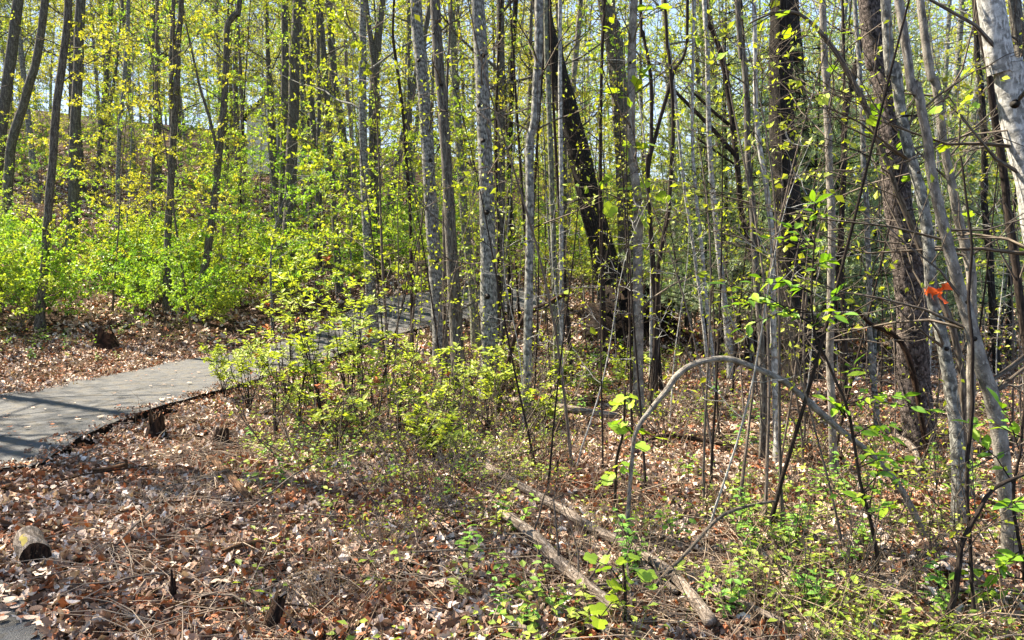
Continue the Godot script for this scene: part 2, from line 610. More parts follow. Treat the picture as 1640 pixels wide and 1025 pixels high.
var SPRIG := {"leaf": 0.046, "per": 2, "dense": 1.8, "nb": [3, 3], "c1": Color(0.48, 0.52, 0.06), "c2": Color(0.33, 0.43, 0.05), "wig": 0.25, "rise": 0.03, "rmin": 0.002}
var BARE := {"leaf": 0.04, "per": 1, "dense": 0.6, "nb": [3, 3], "c1": Color(0.4, 0.42, 0.05), "c2": Color(0.28, 0.36, 0.04), "wig": 0.3, "rise": 0.02, "rmin": 0.002}

func ground_line(px: Array, lift: float, sag := 1.0) -> Array:    # points lying on the ground under pixels, with radii from pixel widths
	var pts := PackedVector3Array(); var rad := PackedFloat32Array()
	for q in px:
		var g := hit(q[0], q[1])
		var r: float = q[2] * 0.5 / F * -g.z
		g.y += r * sag + lift + 0.022 + (q[3] if q.size() > 3 else 0.0)
		pts.push_back(g); rad.push_back(r)
	return [pts, rad]

func smooth_line(pts: PackedVector3Array, rad: PackedFloat32Array, sub: int) -> Array:
	var c := Curve3D.new()
	for k in pts.size():
		var tg := Vector3.ZERO
		if k > 0 and k < pts.size() - 1: tg = (pts[k + 1] - pts[k - 1]) * 0.17
		c.add_point(pts[k], -tg, tg)
	var p := PackedVector3Array(); var r := PackedFloat32Array()
	for k in pts.size() - 1:
		for s in sub:
			p.push_back(c.sample(k, float(s) / sub)); r.push_back(lerpf(rad[k], rad[k + 1], float(s) / sub))
	p.push_back(pts[-1]); r.push_back(rad[-1])
	return [p, r]

func fallen(called: String, label: String, cat: String, px: Array, mat: String, lift := 0.01, group := "", stubs := 0) -> Node3D:
	rng.seed = absi(hash(label))
	var g := ground_line(px, lift)
	var s := smooth_line(g[0], g[1], 5)
	var org: Vector3 = s[0][0]
	var p := PackedVector3Array()
	for q in s[0]: p.push_back(q - org)
	var root := thing(called, label, cat, org, group)
	var mb := MB.new()
	tube(mb, p, s[1], 10, Color.WHITE, 0.3, 0.16)
	part("stem", mb.mesh(), M[mat], root)
	for k in stubs:
		var j := rng.randi_range(1, p.size() - 2)
		var mw := MB.new()
		var dd := Vector3(rng.randf_range(-1, 1), rng.randf_range(0.2, 0.9), rng.randf_range(-1, 1)).normalized()
		twig(mw, MB.new(), p[j], dd, rng.randf_range(0.12, 0.5), s[1][j] * 0.3, 0, BARE)
		part("branch_stub", mw.mesh(), M[mat], root)
	return root

func broken_stump(called: String, label: String, px: float, py: float, hpx: float, wpx: float, mat: String, sides := 11, tilt := 0.0, spikes := 0.6) -> void:
	rng.seed = absi(hash(label))
	var g := hit(px, py)
	var d := -g.z
	var H := hpx / F * d
	var r := wpx * 0.5 / F * d
	var root := thing(called, label, "stump", g)
	var mb := MB.new()
	var rows := 8
	var tops := PackedFloat32Array()
	for k in sides: tops.push_back(1.0 - spikes * pow(rng.randf(), 0.7))
	for j in rows + 1:
		for k in sides + 1:
			var an := TAU * (k % sides) / sides
			var t := float(j) / rows
			var y := H * t * tops[k % sides] - (0.05 if j == 0 else 0.0)
			var rr := r * (1.0 - 0.35 * t + 0.5 * exp(-t * 9.0)) * (1.0 + 0.18 * sin(an * 3.0 + px) + rng.randf_range(-0.06, 0.06) * (1.0 if k < sides else 0.0))
			mb.put(Vector3(cos(an) * rr + tilt * y, y, sin(an) * rr), Vector3(cos(an), 0.15, sin(an)).normalized(), Color.WHITE, Vector2(2.0 * k / sides, y / 0.3))
	for j in rows:
		for k in sides:
			var a := j * (sides + 1) + k
			var c := a + sides + 1
			mb.tri(a, a + 1, c); mb.tri(a + 1, c + 1, c)
	part("bark", mb.mesh(), M[mat], root)
	var mc := MB.new()
	var ce := mc.put(Vector3(tilt * H * 0.3, H * 0.35, 0), Vector3.UP, Color.WHITE, Vector2.ZERO)
	for k in sides:
		var an := TAU * k / sides
		mc.put(Vector3(cos(an) * r * 0.62 + tilt * H * tops[k] * 0.9, H * tops[k] * 0.93, sin(an) * r * 0.62), Vector3(-cos(an), 0.6, -sin(an)).normalized(), Color.WHITE, Vector2(cos(an), sin(an)))
	for k in sides: mc.tri(ce, 1 + k, 1 + (k + 1) % sides)
	part("broken_top", mc.mesh(), M["deadwood"], root)

func _ready() -> void:
	rng.seed = 7
	# ---------------- camera, sky, sun, exposure
	pitch = -atan((512.5 - HORIZON) / F)
	var cam := Camera3D.new()
	cam.name = "camera"
	cam.fov = rad_to_deg(2.0 * atan(512.5 / F))
	cam.position = Vector3(0, EYE, 0)
	cam.rotation.x = pitch
	cam.near = 0.05
	cam.far = 900.0
	add_child(cam)
	cam.current = true
	var sky_mat := ProceduralSkyMaterial.new()
	sky_mat.sky_top_color = Color(0.50, 0.61, 0.76)
	sky_mat.sky_horizon_color = Color(0.86, 0.91, 0.96)
	sky_mat.sky_curve = 0.12
	sky_mat.ground_bottom_color = Color(0.25, 0.24, 0.20)
	sky_mat.ground_horizon_color = Color(0.62, 0.68, 0.72)
	sky_mat.sun_angle_max = 0.0
	var env := Environment.new()
	env.background_mode = Environment.BG_SKY
	env.sky = Sky.new()
	env.sky.sky_material = sky_mat
	env.tonemap_mode = Environment.TONE_MAPPER_LINEAR
	env.tonemap_exposure = 5.4
	env.background_energy_multiplier = 0.46
	env.sdfgi_enabled = true
	env.ssao_enabled = true
	env.ssil_enabled = true
	var we := WorldEnvironment.new()
	we.name = "world_environment"
	we.environment = env
	add_child(we)
	var sun := DirectionalLight3D.new()
	sun.name = "sun"
	sun.light_color = Color(1.0, 0.95, 0.86)
	sun.light_energy = 1.6
	sun.light_angular_distance = 0.5
	sun.shadow_enabled = true
	add_child(sun)
	var az := deg_to_rad(64.0)
	var el := deg_to_rad(50.0)
	var to_sun := Vector3(-sin(az) * cos(el), sin(el), -cos(az) * cos(el))
	sun.look_at_from_position(Vector3.ZERO, -to_sun, Vector3.UP)

	bump_noise.seed = 5
	bump_noise.frequency = 0.1
	# ---------------- materials
	ground_mats()
	bark("grey_mossy", Color(0.27, 0.27, 0.235), Color(0.49, 0.485, 0.44), Color(0.50, 0.52, 0.42), 1, 2, 0.45, 0.4, 0.5)
	bark("grey_warm", Color(0.30, 0.28, 0.26), Color(0.54, 0.515, 0.48), Color(0.62, 0.60, 0.56), 2, 3, 0.35, 0.5, 0.6)
	bark("grey", Color(0.27, 0.267, 0.255), Color(0.51, 0.505, 0.485), Color(0.62, 0.62, 0.585), 1, 3, 0.42, 0.5, 0.4)
	bark("pale", Color(0.40, 0.395, 0.38), Color(0.64, 0.635, 0.615), Color(0.74, 0.735, 0.715), 1, 5, 0.45, 0.45, 0.3)
	bark("grey_brown", Color(0.23, 0.215, 0.20), Color(0.43, 0.41, 0.38), Color(0.49, 0.485, 0.45), 4, 1, 0.35, 0.6, 1.0)
	bark("white", Color(0.42, 0.415, 0.40), Color(0.68, 0.675, 0.66), Color(0.76, 0.755, 0.74), 1, 5, 0.45, 0.5, 0.3)
	bark("furrow", Color(0.11, 0.10, 0.092), Color(0.28, 0.26, 0.24), Color(0.39, 0.38, 0.355), 6, 1, 0.3, 0.9, 2.5)
	bark("plate", Color(0.14, 0.125, 0.118), Color(0.37, 0.335, 0.32), Color(0.46, 0.42, 0.40), 3, 2, 0.4, 1.0, 2.5)
	bark("twig", Color(0.24, 0.21, 0.185), Color(0.44, 0.40, 0.36), Color(0.50, 0.49, 0.45), 2, 1, 0.35, 0.3, 0.2)
	bark("dead", Color(0.34, 0.30, 0.265), Color(0.57, 0.52, 0.475), Color(0.64, 0.60, 0.565), 5, 1, 0.35, 0.8, 1.0)
	bark("rot", Color(0.10, 0.075, 0.06), Color(0.30, 0.22, 0.17), Color(0.36, 0.32, 0.26), 5, 1, 0.3, 0.9, 1.5)
	bark("humus", Color(0.07, 0.055, 0.045), Color(0.17, 0.13, 0.105), Color(0.20, 0.17, 0.13), 1, 1, 0.3, 0.7, 2.0)  # near-black soil tone that carries painted shade for mound and lane edge
	bark("deadwood", Color(0.25, 0.18, 0.13), Color(0.50, 0.38, 0.28), Color(0.42, 0.33, 0.25), 6, 1, 0.3, 0.7, 1.0)
	bark("vine", Color(0.12, 0.10, 0.09), Color(0.26, 0.225, 0.20), Color(0.30, 0.27, 0.24), 3, 1, 0.3, 0.5, 0.4)
	plain("scar", Color(0.16, 0.15, 0.14))
	leaf_mat("leaf_a", Color(1, 1, 1))
	leaf_mat("leaf_b", Color(0.88, 0.98, 0.95))
	leaf_mat("leaf_c", Color(1.0, 0.94, 0.9))
	leaf_mat("leaf_d", Color(0.78, 0.93, 0.95), 0.85)
	leaf_mat("needle", Color(1, 1, 1), 0.5)
	leaf_mat("dry", Color(1, 1, 1), 0.35, 0.75)
	leaf_mat("ribbon", Color(1, 1, 1), 0.5, 0.6)
	plain("house_wall", Color(0.86, 0.87, 0.88))
	plain("house_roof", Color(0.72, 0.75, 0.78))
	plain("house_trim", Color(0.92, 0.92, 0.92))
	var glass := StandardMaterial3D.new()
	glass.albedo_color = Color(0.12, 0.15, 0.18); glass.roughness = 0.08
	M["glass"] = glass

	build_land()
	build_crowns()
	build_traced_left()
	build_traced_middle()
	build_traced_right()
	build_wood()
	build_house()
	build_understory()
	build_details()
	build_litter()

func build_land() -> void:
	var dm := at_depth(1005, 560, 15.0)
	mounds = [{"at": Vector2(dm.x + 0.2, dm.z), "r": 1.15, "h": 0.75}, {"at": Vector2(dm.x + 3.0, dm.z - 0.3), "r": 1.6, "h": 0.35}]
	# lane edges, near and far, as pixels on the ground
	var near := [[-420, 860], [-150, 800], [0, 750], [60, 738], [130, 704], [205, 670], [300, 638], [400, 610], [500, 581], [590, 550], [690, 522], [800, 500], [900, 492]]
	var far := [[-420, 690], [-150, 655], [0, 632], [60, 622], [120, 609], [180, 597], [280, 579], [380, 564], [460, 545], [540, 512], [610, 478], [720, 466], [830, 462]]
	var en: Array = []; var ef: Array = []
	for k in near.size():
		var lift := EYE / (EYE - 0.075)
		var a := hit(near[k][0], HORIZON + (near[k][1] - HORIZON) * lift); var b := hit(far[k][0], HORIZON + (far[k][1] - HORIZON) * lift)
		en.append(Vector2(a.x, a.z)); ef.append(Vector2(b.x, b.z))
	var cn := Curve2D.new(); var cf := Curve2D.new()
	for k in en.size():
		var tn := Vector2.ZERO; var tf := Vector2.ZERO
		if k > 0 and k < en.size() - 1:
			tn = (en[k + 1] - en[k - 1]) * 0.16; tf = (ef[k + 1] - ef[k - 1]) * 0.16
		cn.add_point(en[k], -tn, tn); cf.add_point(ef[k], -tf, tf)
	var rows: Array = []
	for k in en.size() - 1:
		for s in 8:
			var t := s / 8.0
			var a := cn.sample(k, t); var b := cf.sample(k, t)
			var jag := bump_noise.get_noise_2d(a.x * 20.0, a.y * 20.0) * 0.06 + bump_noise.get_noise_2d(a.x * 90.0, a.y * 90.0) * 0.05
			rows.append([a + (b - a).normalized() * jag, b + (a - b).normalized() * jag])
	for r in rows: lane_poly.push_back(r[0])
	for k in range(rows.size() - 1, -1, -1): lane_poly.push_back(rows[k][1])
	var mb := MB.new()
	var C := 10
	for r in rows:
		for c in C + 3:
			var q: Vector2 = r[0].lerp(r[1], clampf((c - 1.0) / C, 0, 1))
			var y := hsmooth(q.x, q.y) + 0.075 + bump_noise.get_noise_2d(q.x * 3.0, q.y * 3.0) * 0.01
			var nn := Vector3.UP
			if c == 0: y -= 0.22; q += (r[0] - r[1]).normalized() * 0.02; nn = Vector3(r[0].x - r[1].x, 0, r[0].y - r[1].y).normalized()
			elif c == C + 2: y -= 0.2; nn = Vector3(r[1].x - r[0].x, 0, r[1].y - r[0].y).normalized()
			elif c == 1 or c == C + 1: y -= 0.006
			mb.put(Vector3(q.x, y, q.y), nn, Color.WHITE, Vector2(q.x, q.y))
	var W := C + 3
	var eb := MB.new()      # the broken edge: crumbled bitumen and soil, shade put into its dark colour
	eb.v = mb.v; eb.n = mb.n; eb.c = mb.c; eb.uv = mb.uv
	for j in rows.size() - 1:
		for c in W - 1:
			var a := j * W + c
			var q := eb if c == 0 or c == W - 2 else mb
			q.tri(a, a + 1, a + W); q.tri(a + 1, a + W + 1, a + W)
	var lane := part("path", mb.mesh(), M["asphalt"], self)
	lane.set_meta("kind", "structure"); lane.set_meta("label", "grey asphalt lane climbing past the trees")
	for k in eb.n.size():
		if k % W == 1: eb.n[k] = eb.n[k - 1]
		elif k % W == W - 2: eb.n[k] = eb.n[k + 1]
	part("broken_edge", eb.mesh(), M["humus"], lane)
	# a second bit of asphalt at the lower corner
	var ap := [[-500, 900], [-120, 925], [0, 945], [28, 962], [50, 992], [66, 1025], [80, 1080], [70, 1160], [-500, 1250]]
	var am := MB.new()
	for q in ap:
		var g := hit(q[0], q[1])
		apron_poly.push_back(Vector2(g.x, g.z))
	var ctr := Vector2.ZERO
	for q in apron_poly: ctr += q / apron_poly.size()
	var fine := PackedVector2Array()
	for k in apron_poly.size():
		for s in 8:
			var q := apron_poly[k].lerp(apron_poly[(k + 1) % apron_poly.size()], s / 8.0)
			fine.push_back(q + Vector2(bump_noise.get_noise_2d(q.x * 50.0, q.y * 50.0), bump_noise.get_noise_2d(q.y * 50.0, q.x * 50.0)) * 0.06)
	var ci := am.put(Vector3(ctr.x, 0.035, ctr.y), Vector3.UP, Color.WHITE, Vector2.ZERO)
	for q in fine: am.put(Vector3(q.x, 0.03, q.y), Vector3.UP, Color.WHITE, Vector2.ZERO)
	var nf := fine.size()
	for q in fine:
		var od := (q - ctr).normalized()
		am.put(Vector3(q.x + od.x * 0.02, -0.1, q.y + od.y * 0.02), Vector3(od.x, 0, od.y), Color.WHITE, Vector2.ZERO)
	var cw := Geometry2D.is_polygon_clockwise(fine)
	for k in nf:
		var a := 1 + k; var b := 1 + (k + 1) % nf
		if cw:
			am.tri(ci, b, a); am.tri(a, b, a + nf); am.tri(b, b + nf, a + nf)
		else:
			am.tri(ci, a, b); am.tri(a, a + nf, b); am.tri(b, a + nf, b + nf)
	var apn := part("path_001", am.mesh(), M["asphalt"], self)
	apn.set_meta("kind", "structure"); apn.set_meta("label", "small corner of grey asphalt edged with fallen leaves")
	# the forest floor: fine near the camera, coarse far away
	var xs: Array = []; var zs: Array = []
	for k in range(-70, 71): xs.append(signf(k) * (absf(k) * 0.14 + pow(absf(k) / 70.0, 3.0) * 210.0))
	var q := 0.0
	zs.append(30.0); zs.append(12.0); zs.append(5.0); zs.append(1.0)
	var st := 0.14
	while q < 320.0:
		q += st
		zs.append(-q - 0.0)
		st = 0.14 if q < 12.0 else st * 1.03
	var gm := MB.new()
	for z in zs:
		for x in xs:
			var e := 0.1
			var y := ground_at(x, z)
			var nn := Vector3(ground_at(x - e, z) - ground_at(x + e, z), 2.0 * e, ground_at(x, z - e) - ground_at(x, z + e)).normalized()
			gm.put(Vector3(x, y, z), nn, Color.WHITE, Vector2(x, z))
	var w := xs.size()
	for j in zs.size() - 1:
		for k in w - 1:
			var a := j * w + k
			gm.tri(a, a + w, a + 1); gm.tri(a + 1, a + w, a + w + 1)
	# rows run towards -z and columns towards +x, so the clockwise face looks up when turned round
	var ii := gm.i
	for t in range(0, ii.size(), 3):
		var s := ii[t + 1]; ii[t + 1] = ii[t + 2]; ii[t + 2] = s
	var up := (gm.v[ii[2]] - gm.v[ii[0]]).cross(gm.v[ii[1]] - gm.v[ii[0]]).y
	if up < 0:
		for t in range(0, ii.size(), 3):
			var s := ii[t + 1]; ii[t + 1] = ii[t + 2]; ii[t + 2] = s
	gm.i = ii
	var g := part("ground", gm.mesh(), M["soil"], self)
	g.set_meta("kind", "structure"); g.set_meta("label", "brown forest floor rising into a wooded hillside")

func build_crowns() -> void:
	var o := {"leaf": 0.10, "per": 3, "dense": 2.2, "nb": [4, 4], "c1": Color(0.50, 0.52, 0.09), "c2": Color(0.34, 0.43, 0.06), "wig": 0.2, "rise": 0.06, "rmin": 0.004}
	for k in 4: crowns.append(make_crown(300 + k, 7.0, 3.0, o))

func T(called: String, label: String, barkm: String, p: Array, more := {}) -> void:
	var a := {"name": called, "label": label, "bark": barkm, "p": p}
	a.merge(more, true)
	traced(a)

func build_traced_left() -> void:
	var far := {"H": 15.0, "crown": 0.8, "br": 5, "reach": 1.6}
	T("grey_tree", "slim grey tree standing on the leafy bank above the asphalt lane, lowest of its group", "grey_brown", [[63, 528, 15], [77, 341, 12], [90, 188, 12], [109, 0, 11]], far)
	T("grey_tree", "straight grey tree with the thickest trunk on the bank above the lane", "grey_brown", [[111, 446, 19], [115, 341, 16], [122, 190, 15], [130, 0, 14]], far)
	T("leaning_tree", "brown leaning tree wrapped in small pale leaves on the upper bank", "grey_brown", [[12, 420, 16], [14, 266, 14], [38, 164, 13], [55, 113, 12], [73, 0, 11]], far)
	T("grey_tree", "wide blurred grey trunk leaning over the bank beside a dark leaning tree", "grey_brown", [[-16, 345, 18], [5, 180, 16], [30, 0, 15]], far)
	T("slender_tree", "very thin straight dark tree on the hillside beyond the lane", "twig", [[243, 430, 8], [245, 340, 8], [249, 170, 6], [252, 0, 5]], far)
	T("slender_tree", "slender tree with a kinked stem and high fork above the lane", "grey_brown", [[266, 500, 12], [271, 330, 11], [282, 145, 10], [284, 60, 9], [291, 0, 8]], far.merged({"forks": [[[276, 220, 6], [273, 130, 6], [279, 100, 5], [277, 0, 5]]]}))
	T("crooked_tree", "crooked slender tree leaning over the lane with a sharp bend high up", "grey_brown", [[314, 503, 13], [330, 415, 12], [345, 300, 11], [357, 200, 10], [362, 100, 9], [364, 42, 9], [378, 20, 9], [384, 0, 8]], far.merged({"forks": [[[350, 250, 6], [336, 190, 5], [320, 140, 4]]]}))
	T("slender_tree", "thin pale stemmed tree in the shrubs of the hillside", "grey", [[188, 400, 7], [190, 250, 6], [200, 120, 6], [205, 0, 5]], far)
	T("slender_tree", "thin tree with a forking stem deep in the hillside wood", "grey_brown", [[148, 320, 9], [160, 240, 8], [172, 100, 7], [178, 0, 7]], far.merged({"forks": [[[160, 235, 5], [178, 160, 5], [186, 110, 4]]]}))
	T("slender_tree", "thin dark tree leaning slightly outward beside a double trunked tree", "twig", [[393, 425, 6], [390, 250, 6], [384, 90, 5], [378, 0, 5]], far)
	T("grey_tree", "paler thinner stem of two trunks growing side by side above the lane", "grey_brown", [[440, 455, 18], [452, 348, 13], [456, 102, 11], [455, 0, 10]], far)
	T("grey_tree", "stout furrowed trunk of two growing side by side above the lane", "grey_brown", [[452, 470, 25], [463, 348, 19], [470, 164, 17], [473, 68, 16], [477, 0, 15]], far.merged({"rep": 0.4}))
	T("grey_tree", "grey tree leaning away from the double trunk with a dead snag beside it", "grey_brown", [[570, 420, 13], [564, 341, 12], [547, 205, 12], [536, 130, 11], [526, 0, 11]], far)
	T("forked_tree", "rough tree forking into a narrow vee above the bend of the lane", "grey_brown", [[604, 430, 15], [600, 341, 14], [598, 191, 14], [601, 102, 15], [612, 0, 10]], far.merged({"forks": [[[600, 105, 10], [592, 50, 8], [586, 0, 7]], [[597, 130, 4], [583, 90, 3], [572, 70, 2]]]}))
	T("hanging_vine", "thin black wavy vine stem rising beside the smooth grey trunks", "vine", [[660, 470, 6], [657, 350, 5], [652, 270, 5], [645, 180, 5], [633, 90, 5], [629, 50, 4], [631, 0, 4]], {"cat": "vine", "H": 9.0, "br": 2, "d": 15.0})
	T("slender_tree", "thin grey tree rising out of the bright shrub beside the lane", "grey_brown", [[512, 430, 7], [508, 330, 6], [511, 150, 6], [508, 0, 5]], far)
	T("leaning_tree", "leaning rough trunk crossing behind the smooth grey trunks", "grey_brown", [[618, 440, 13], [627, 307, 12], [652, 191, 10], [668, 110, 9], [690, 0, 8]], far)
	T("slender_tree", "thin dead snag with a snapped top on the hillside", "dead", [[572, 400, 8], [562, 200, 7], [556, 150, 6], [553, 60, 5]], {"br": 3, "o": BARE})

func build_traced_middle() -> void:
	var mid := {"H": 15.0, "crown": 0.8, "br": 6, "reach": 1.0, "rep": 0.6, "o": SPRIG}
	T("smooth_grey_tree", "smooth grey trunk edged with sunlight, first of four standing in a row", "grey", [[708, 588, 27], [702, 500, 23], [691, 341, 21], [684, 220, 20], [675, 100, 19], [666, 0, 18]], mid.merged({"knots": [[250, 0.4], [95, -0.3], [420, 0.2]]}))
	T("smooth_grey_tree", "darker grey trunk growing close between two smooth grey trunks", "grey_brown", [[738, 632, 24], [729, 500, 21], [720, 341, 18], [710, 180, 16], [697, 0, 16]], mid.merged({"knots": [[140, 0.2], [60, -0.5]]}))
	T("smooth_grey_tree", "thinner smooth grey trunk in the row of four beside the thickest one", "grey", [[764, 560, 17], [756, 450, 14], [743, 341, 13], [732, 170, 12], [722, 0, 11]], mid.merged({"knots": [[140, 0.3], [300, -0.2]]}))
	T("smooth_grey_tree", "thickest smooth grey trunk with dark branch scars, last of the row of four", "grey", [[786, 640, 32], [783, 500, 27], [780, 341, 24], [774, 170, 22], [765, 0, 21]], mid.merged({"knots": [[85, 0.3], [230, -0.2], [465, -0.1], [340, 0.0], [160, -0.6]]}))
	T("slender_tree", "slim grey tree with a bowed stem and snaking bark beside a broken branch", "grey", [[842, 676, 16], [846, 520, 14], [849, 341, 13], [848, 230, 13], [856, 195, 13], [860, 120, 13], [863, 0, 13]], mid)
	T("slender_tree", "slim mottled tree standing just before a thinner pale stem", "grey", [[893, 622, 11], [889, 480, 10], [885, 341, 9], [878, 136, 8], [874, 0, 7]], mid)
	T("slender_tree", "thin pale straight stem behind the slim mottled tree", "pale", [[897, 615, 8], [899, 480, 7], [899, 330, 7], [897, 0, 6]], mid)
	T("slender_tree", "dark straight tree in the thicket behind the slim grey trees", "furrow", [[818, 520, 10], [815, 341, 9], [820, 120, 8], [826, 0, 8]], mid)
	T("leaning_oak", "big black furrowed tree leaning steeply from an earth mound", "furrow", [[1003, 560, 52], [985, 477, 42], [967, 408, 39], [947, 335, 36], [930, 256, 34], [913, 191, 32], [890, 102, 30], [866, 0, 28]], {"d": 15.0, "H": 17.0, "crown": 1.1, "br": 3, "rug": 0.10, "rep": 0.45})
	T("rough_tree", "tall rough grey trunk standing behind the leaning black tree", "grey_brown", [[1012, 470, 32], [1003, 341, 28], [998, 239, 27], [991, 136, 27], [981, 51, 28], [970, 0, 26]], {"d": 18.0, "H": 17.0, "crown": 1.1, "br": 3, "rug": 0.07})
	T("slender_tree", "pale forked tree top behind the leaning black tree", "grey", [[905, 450, 10], [912, 250, 9], [918, 136, 9], [926, 51, 9], [930, 0, 8]], {"d": 22.0, "H": 15.0, "crown": 0.8, "br": 5})
	var tulip := {"leaf": 0.11, "per": 1, "dense": 0.8, "nb": [2, 2], "c1": Color(0.36, 0.46, 0.03), "c2": Color(0.22, 0.38, 0.03), "wig": 0.25, "rise": 0.05, "rmin": 0.002, "fine": true}
	T("tulip_sapling", "straight mottled grey tree with large single bright leaves, before the earth mound", "grey", [[1023, 660, 18], [1022, 500, 16], [1022, 341, 15], [1015, 273, 14], [1010, 205, 13], [1012, 102, 13], [1015, 0, 12]], {"H": 12.0, "crown": 0.6, "br": 7, "o": tulip, "reach": 1.1, "rep": 0.6, "knots": [[205, -0.4], [100, -0.5]]})
	T("slender_tree", "thin dark stem bowing beside the mottled grey tree", "vine", [[1036, 652, 7], [1046, 603, 8], [1053, 500, 7], [1054, 432, 7], [1062, 380, 7], [1070, 330, 7], [1078, 200, 6], [1070, 90, 5], [1064, 0, 5]], mid)
	T("slender_tree", "thin dark curving stem crossing in front of the rough grey trunk", "vine", [[1052, 640, 6], [1048, 500, 6], [1036, 273, 6], [1042, 239, 6], [1043, 136, 6], [1030, 50, 5], [1026, 0, 5]], mid)
	T("slender_tree", "thin black stem snaking into a hook shaped bend high above", "vine", [[1060, 630, 6], [1046, 420, 6], [1038, 280, 6], [1052, 211, 6], [1073, 136, 6], [1080, 112, 6], [1097, 82, 5], [1100, 0, 5]], mid)
	T("pale_sapling", "pair of thin pale straight stems leaning together before the pines, thinner one", "pale", [[1138, 622, 6], [1124, 500, 5], [1114, 422, 5], [1100, 330, 5], [1075, 100, 4], [1066, 0, 4]], mid)
	T("pale_sapling", "pair of thin pale straight stems leaning together before the pines, thicker one", "pale", [[1149, 626, 7], [1128, 450, 6], [1117, 330, 6], [1108, 200, 5], [1112, 0, 5]], mid)
	T("pale_sapling", "pale birch like sapling with dark upper stem before the young pines", "pale", [[1171, 606, 11], [1162, 500, 10], [1152, 415, 9], [1145, 330, 9], [1135, 220, 8], [1131, 60, 7], [1128, 0, 7]], mid)
	T("slender_tree", "dark sapling with branches crossing like an X before the pines", "vine", [[1232, 600, 10], [1205, 420, 9], [1189, 341, 9], [1179, 256, 9], [1168, 153, 9], [1155, 85, 9], [1140, 40, 8], [1131, 0, 7]], mid.merged({"forks": [[[1179, 250, 8], [1140, 205, 7], [1100, 165, 6], [1075, 140, 5]], [[1168, 200, 6], [1138, 175, 5], [1112, 150, 4]], [[1175, 262, 4], [1150, 245, 4], [1116, 221, 3]]]}))
	T("slender_tree", "dark blotched sapling standing before the big black pine trunk", "grey_brown", [[1222, 742, 14], [1220, 640, 12], [1214, 500, 11], [1206, 341, 11], [1199, 273, 10], [1196, 170, 10], [1189, 68, 9], [1180, 0, 9]], mid)
	T("slender_tree", "pale sapling with a mossy black foot beside the dark blotched sapling", "pale", [[1243, 745, 15], [1240, 600, 11], [1238, 420, 9], [1232, 330, 9], [1212, 200, 8], [1206, 0, 7]], mid)

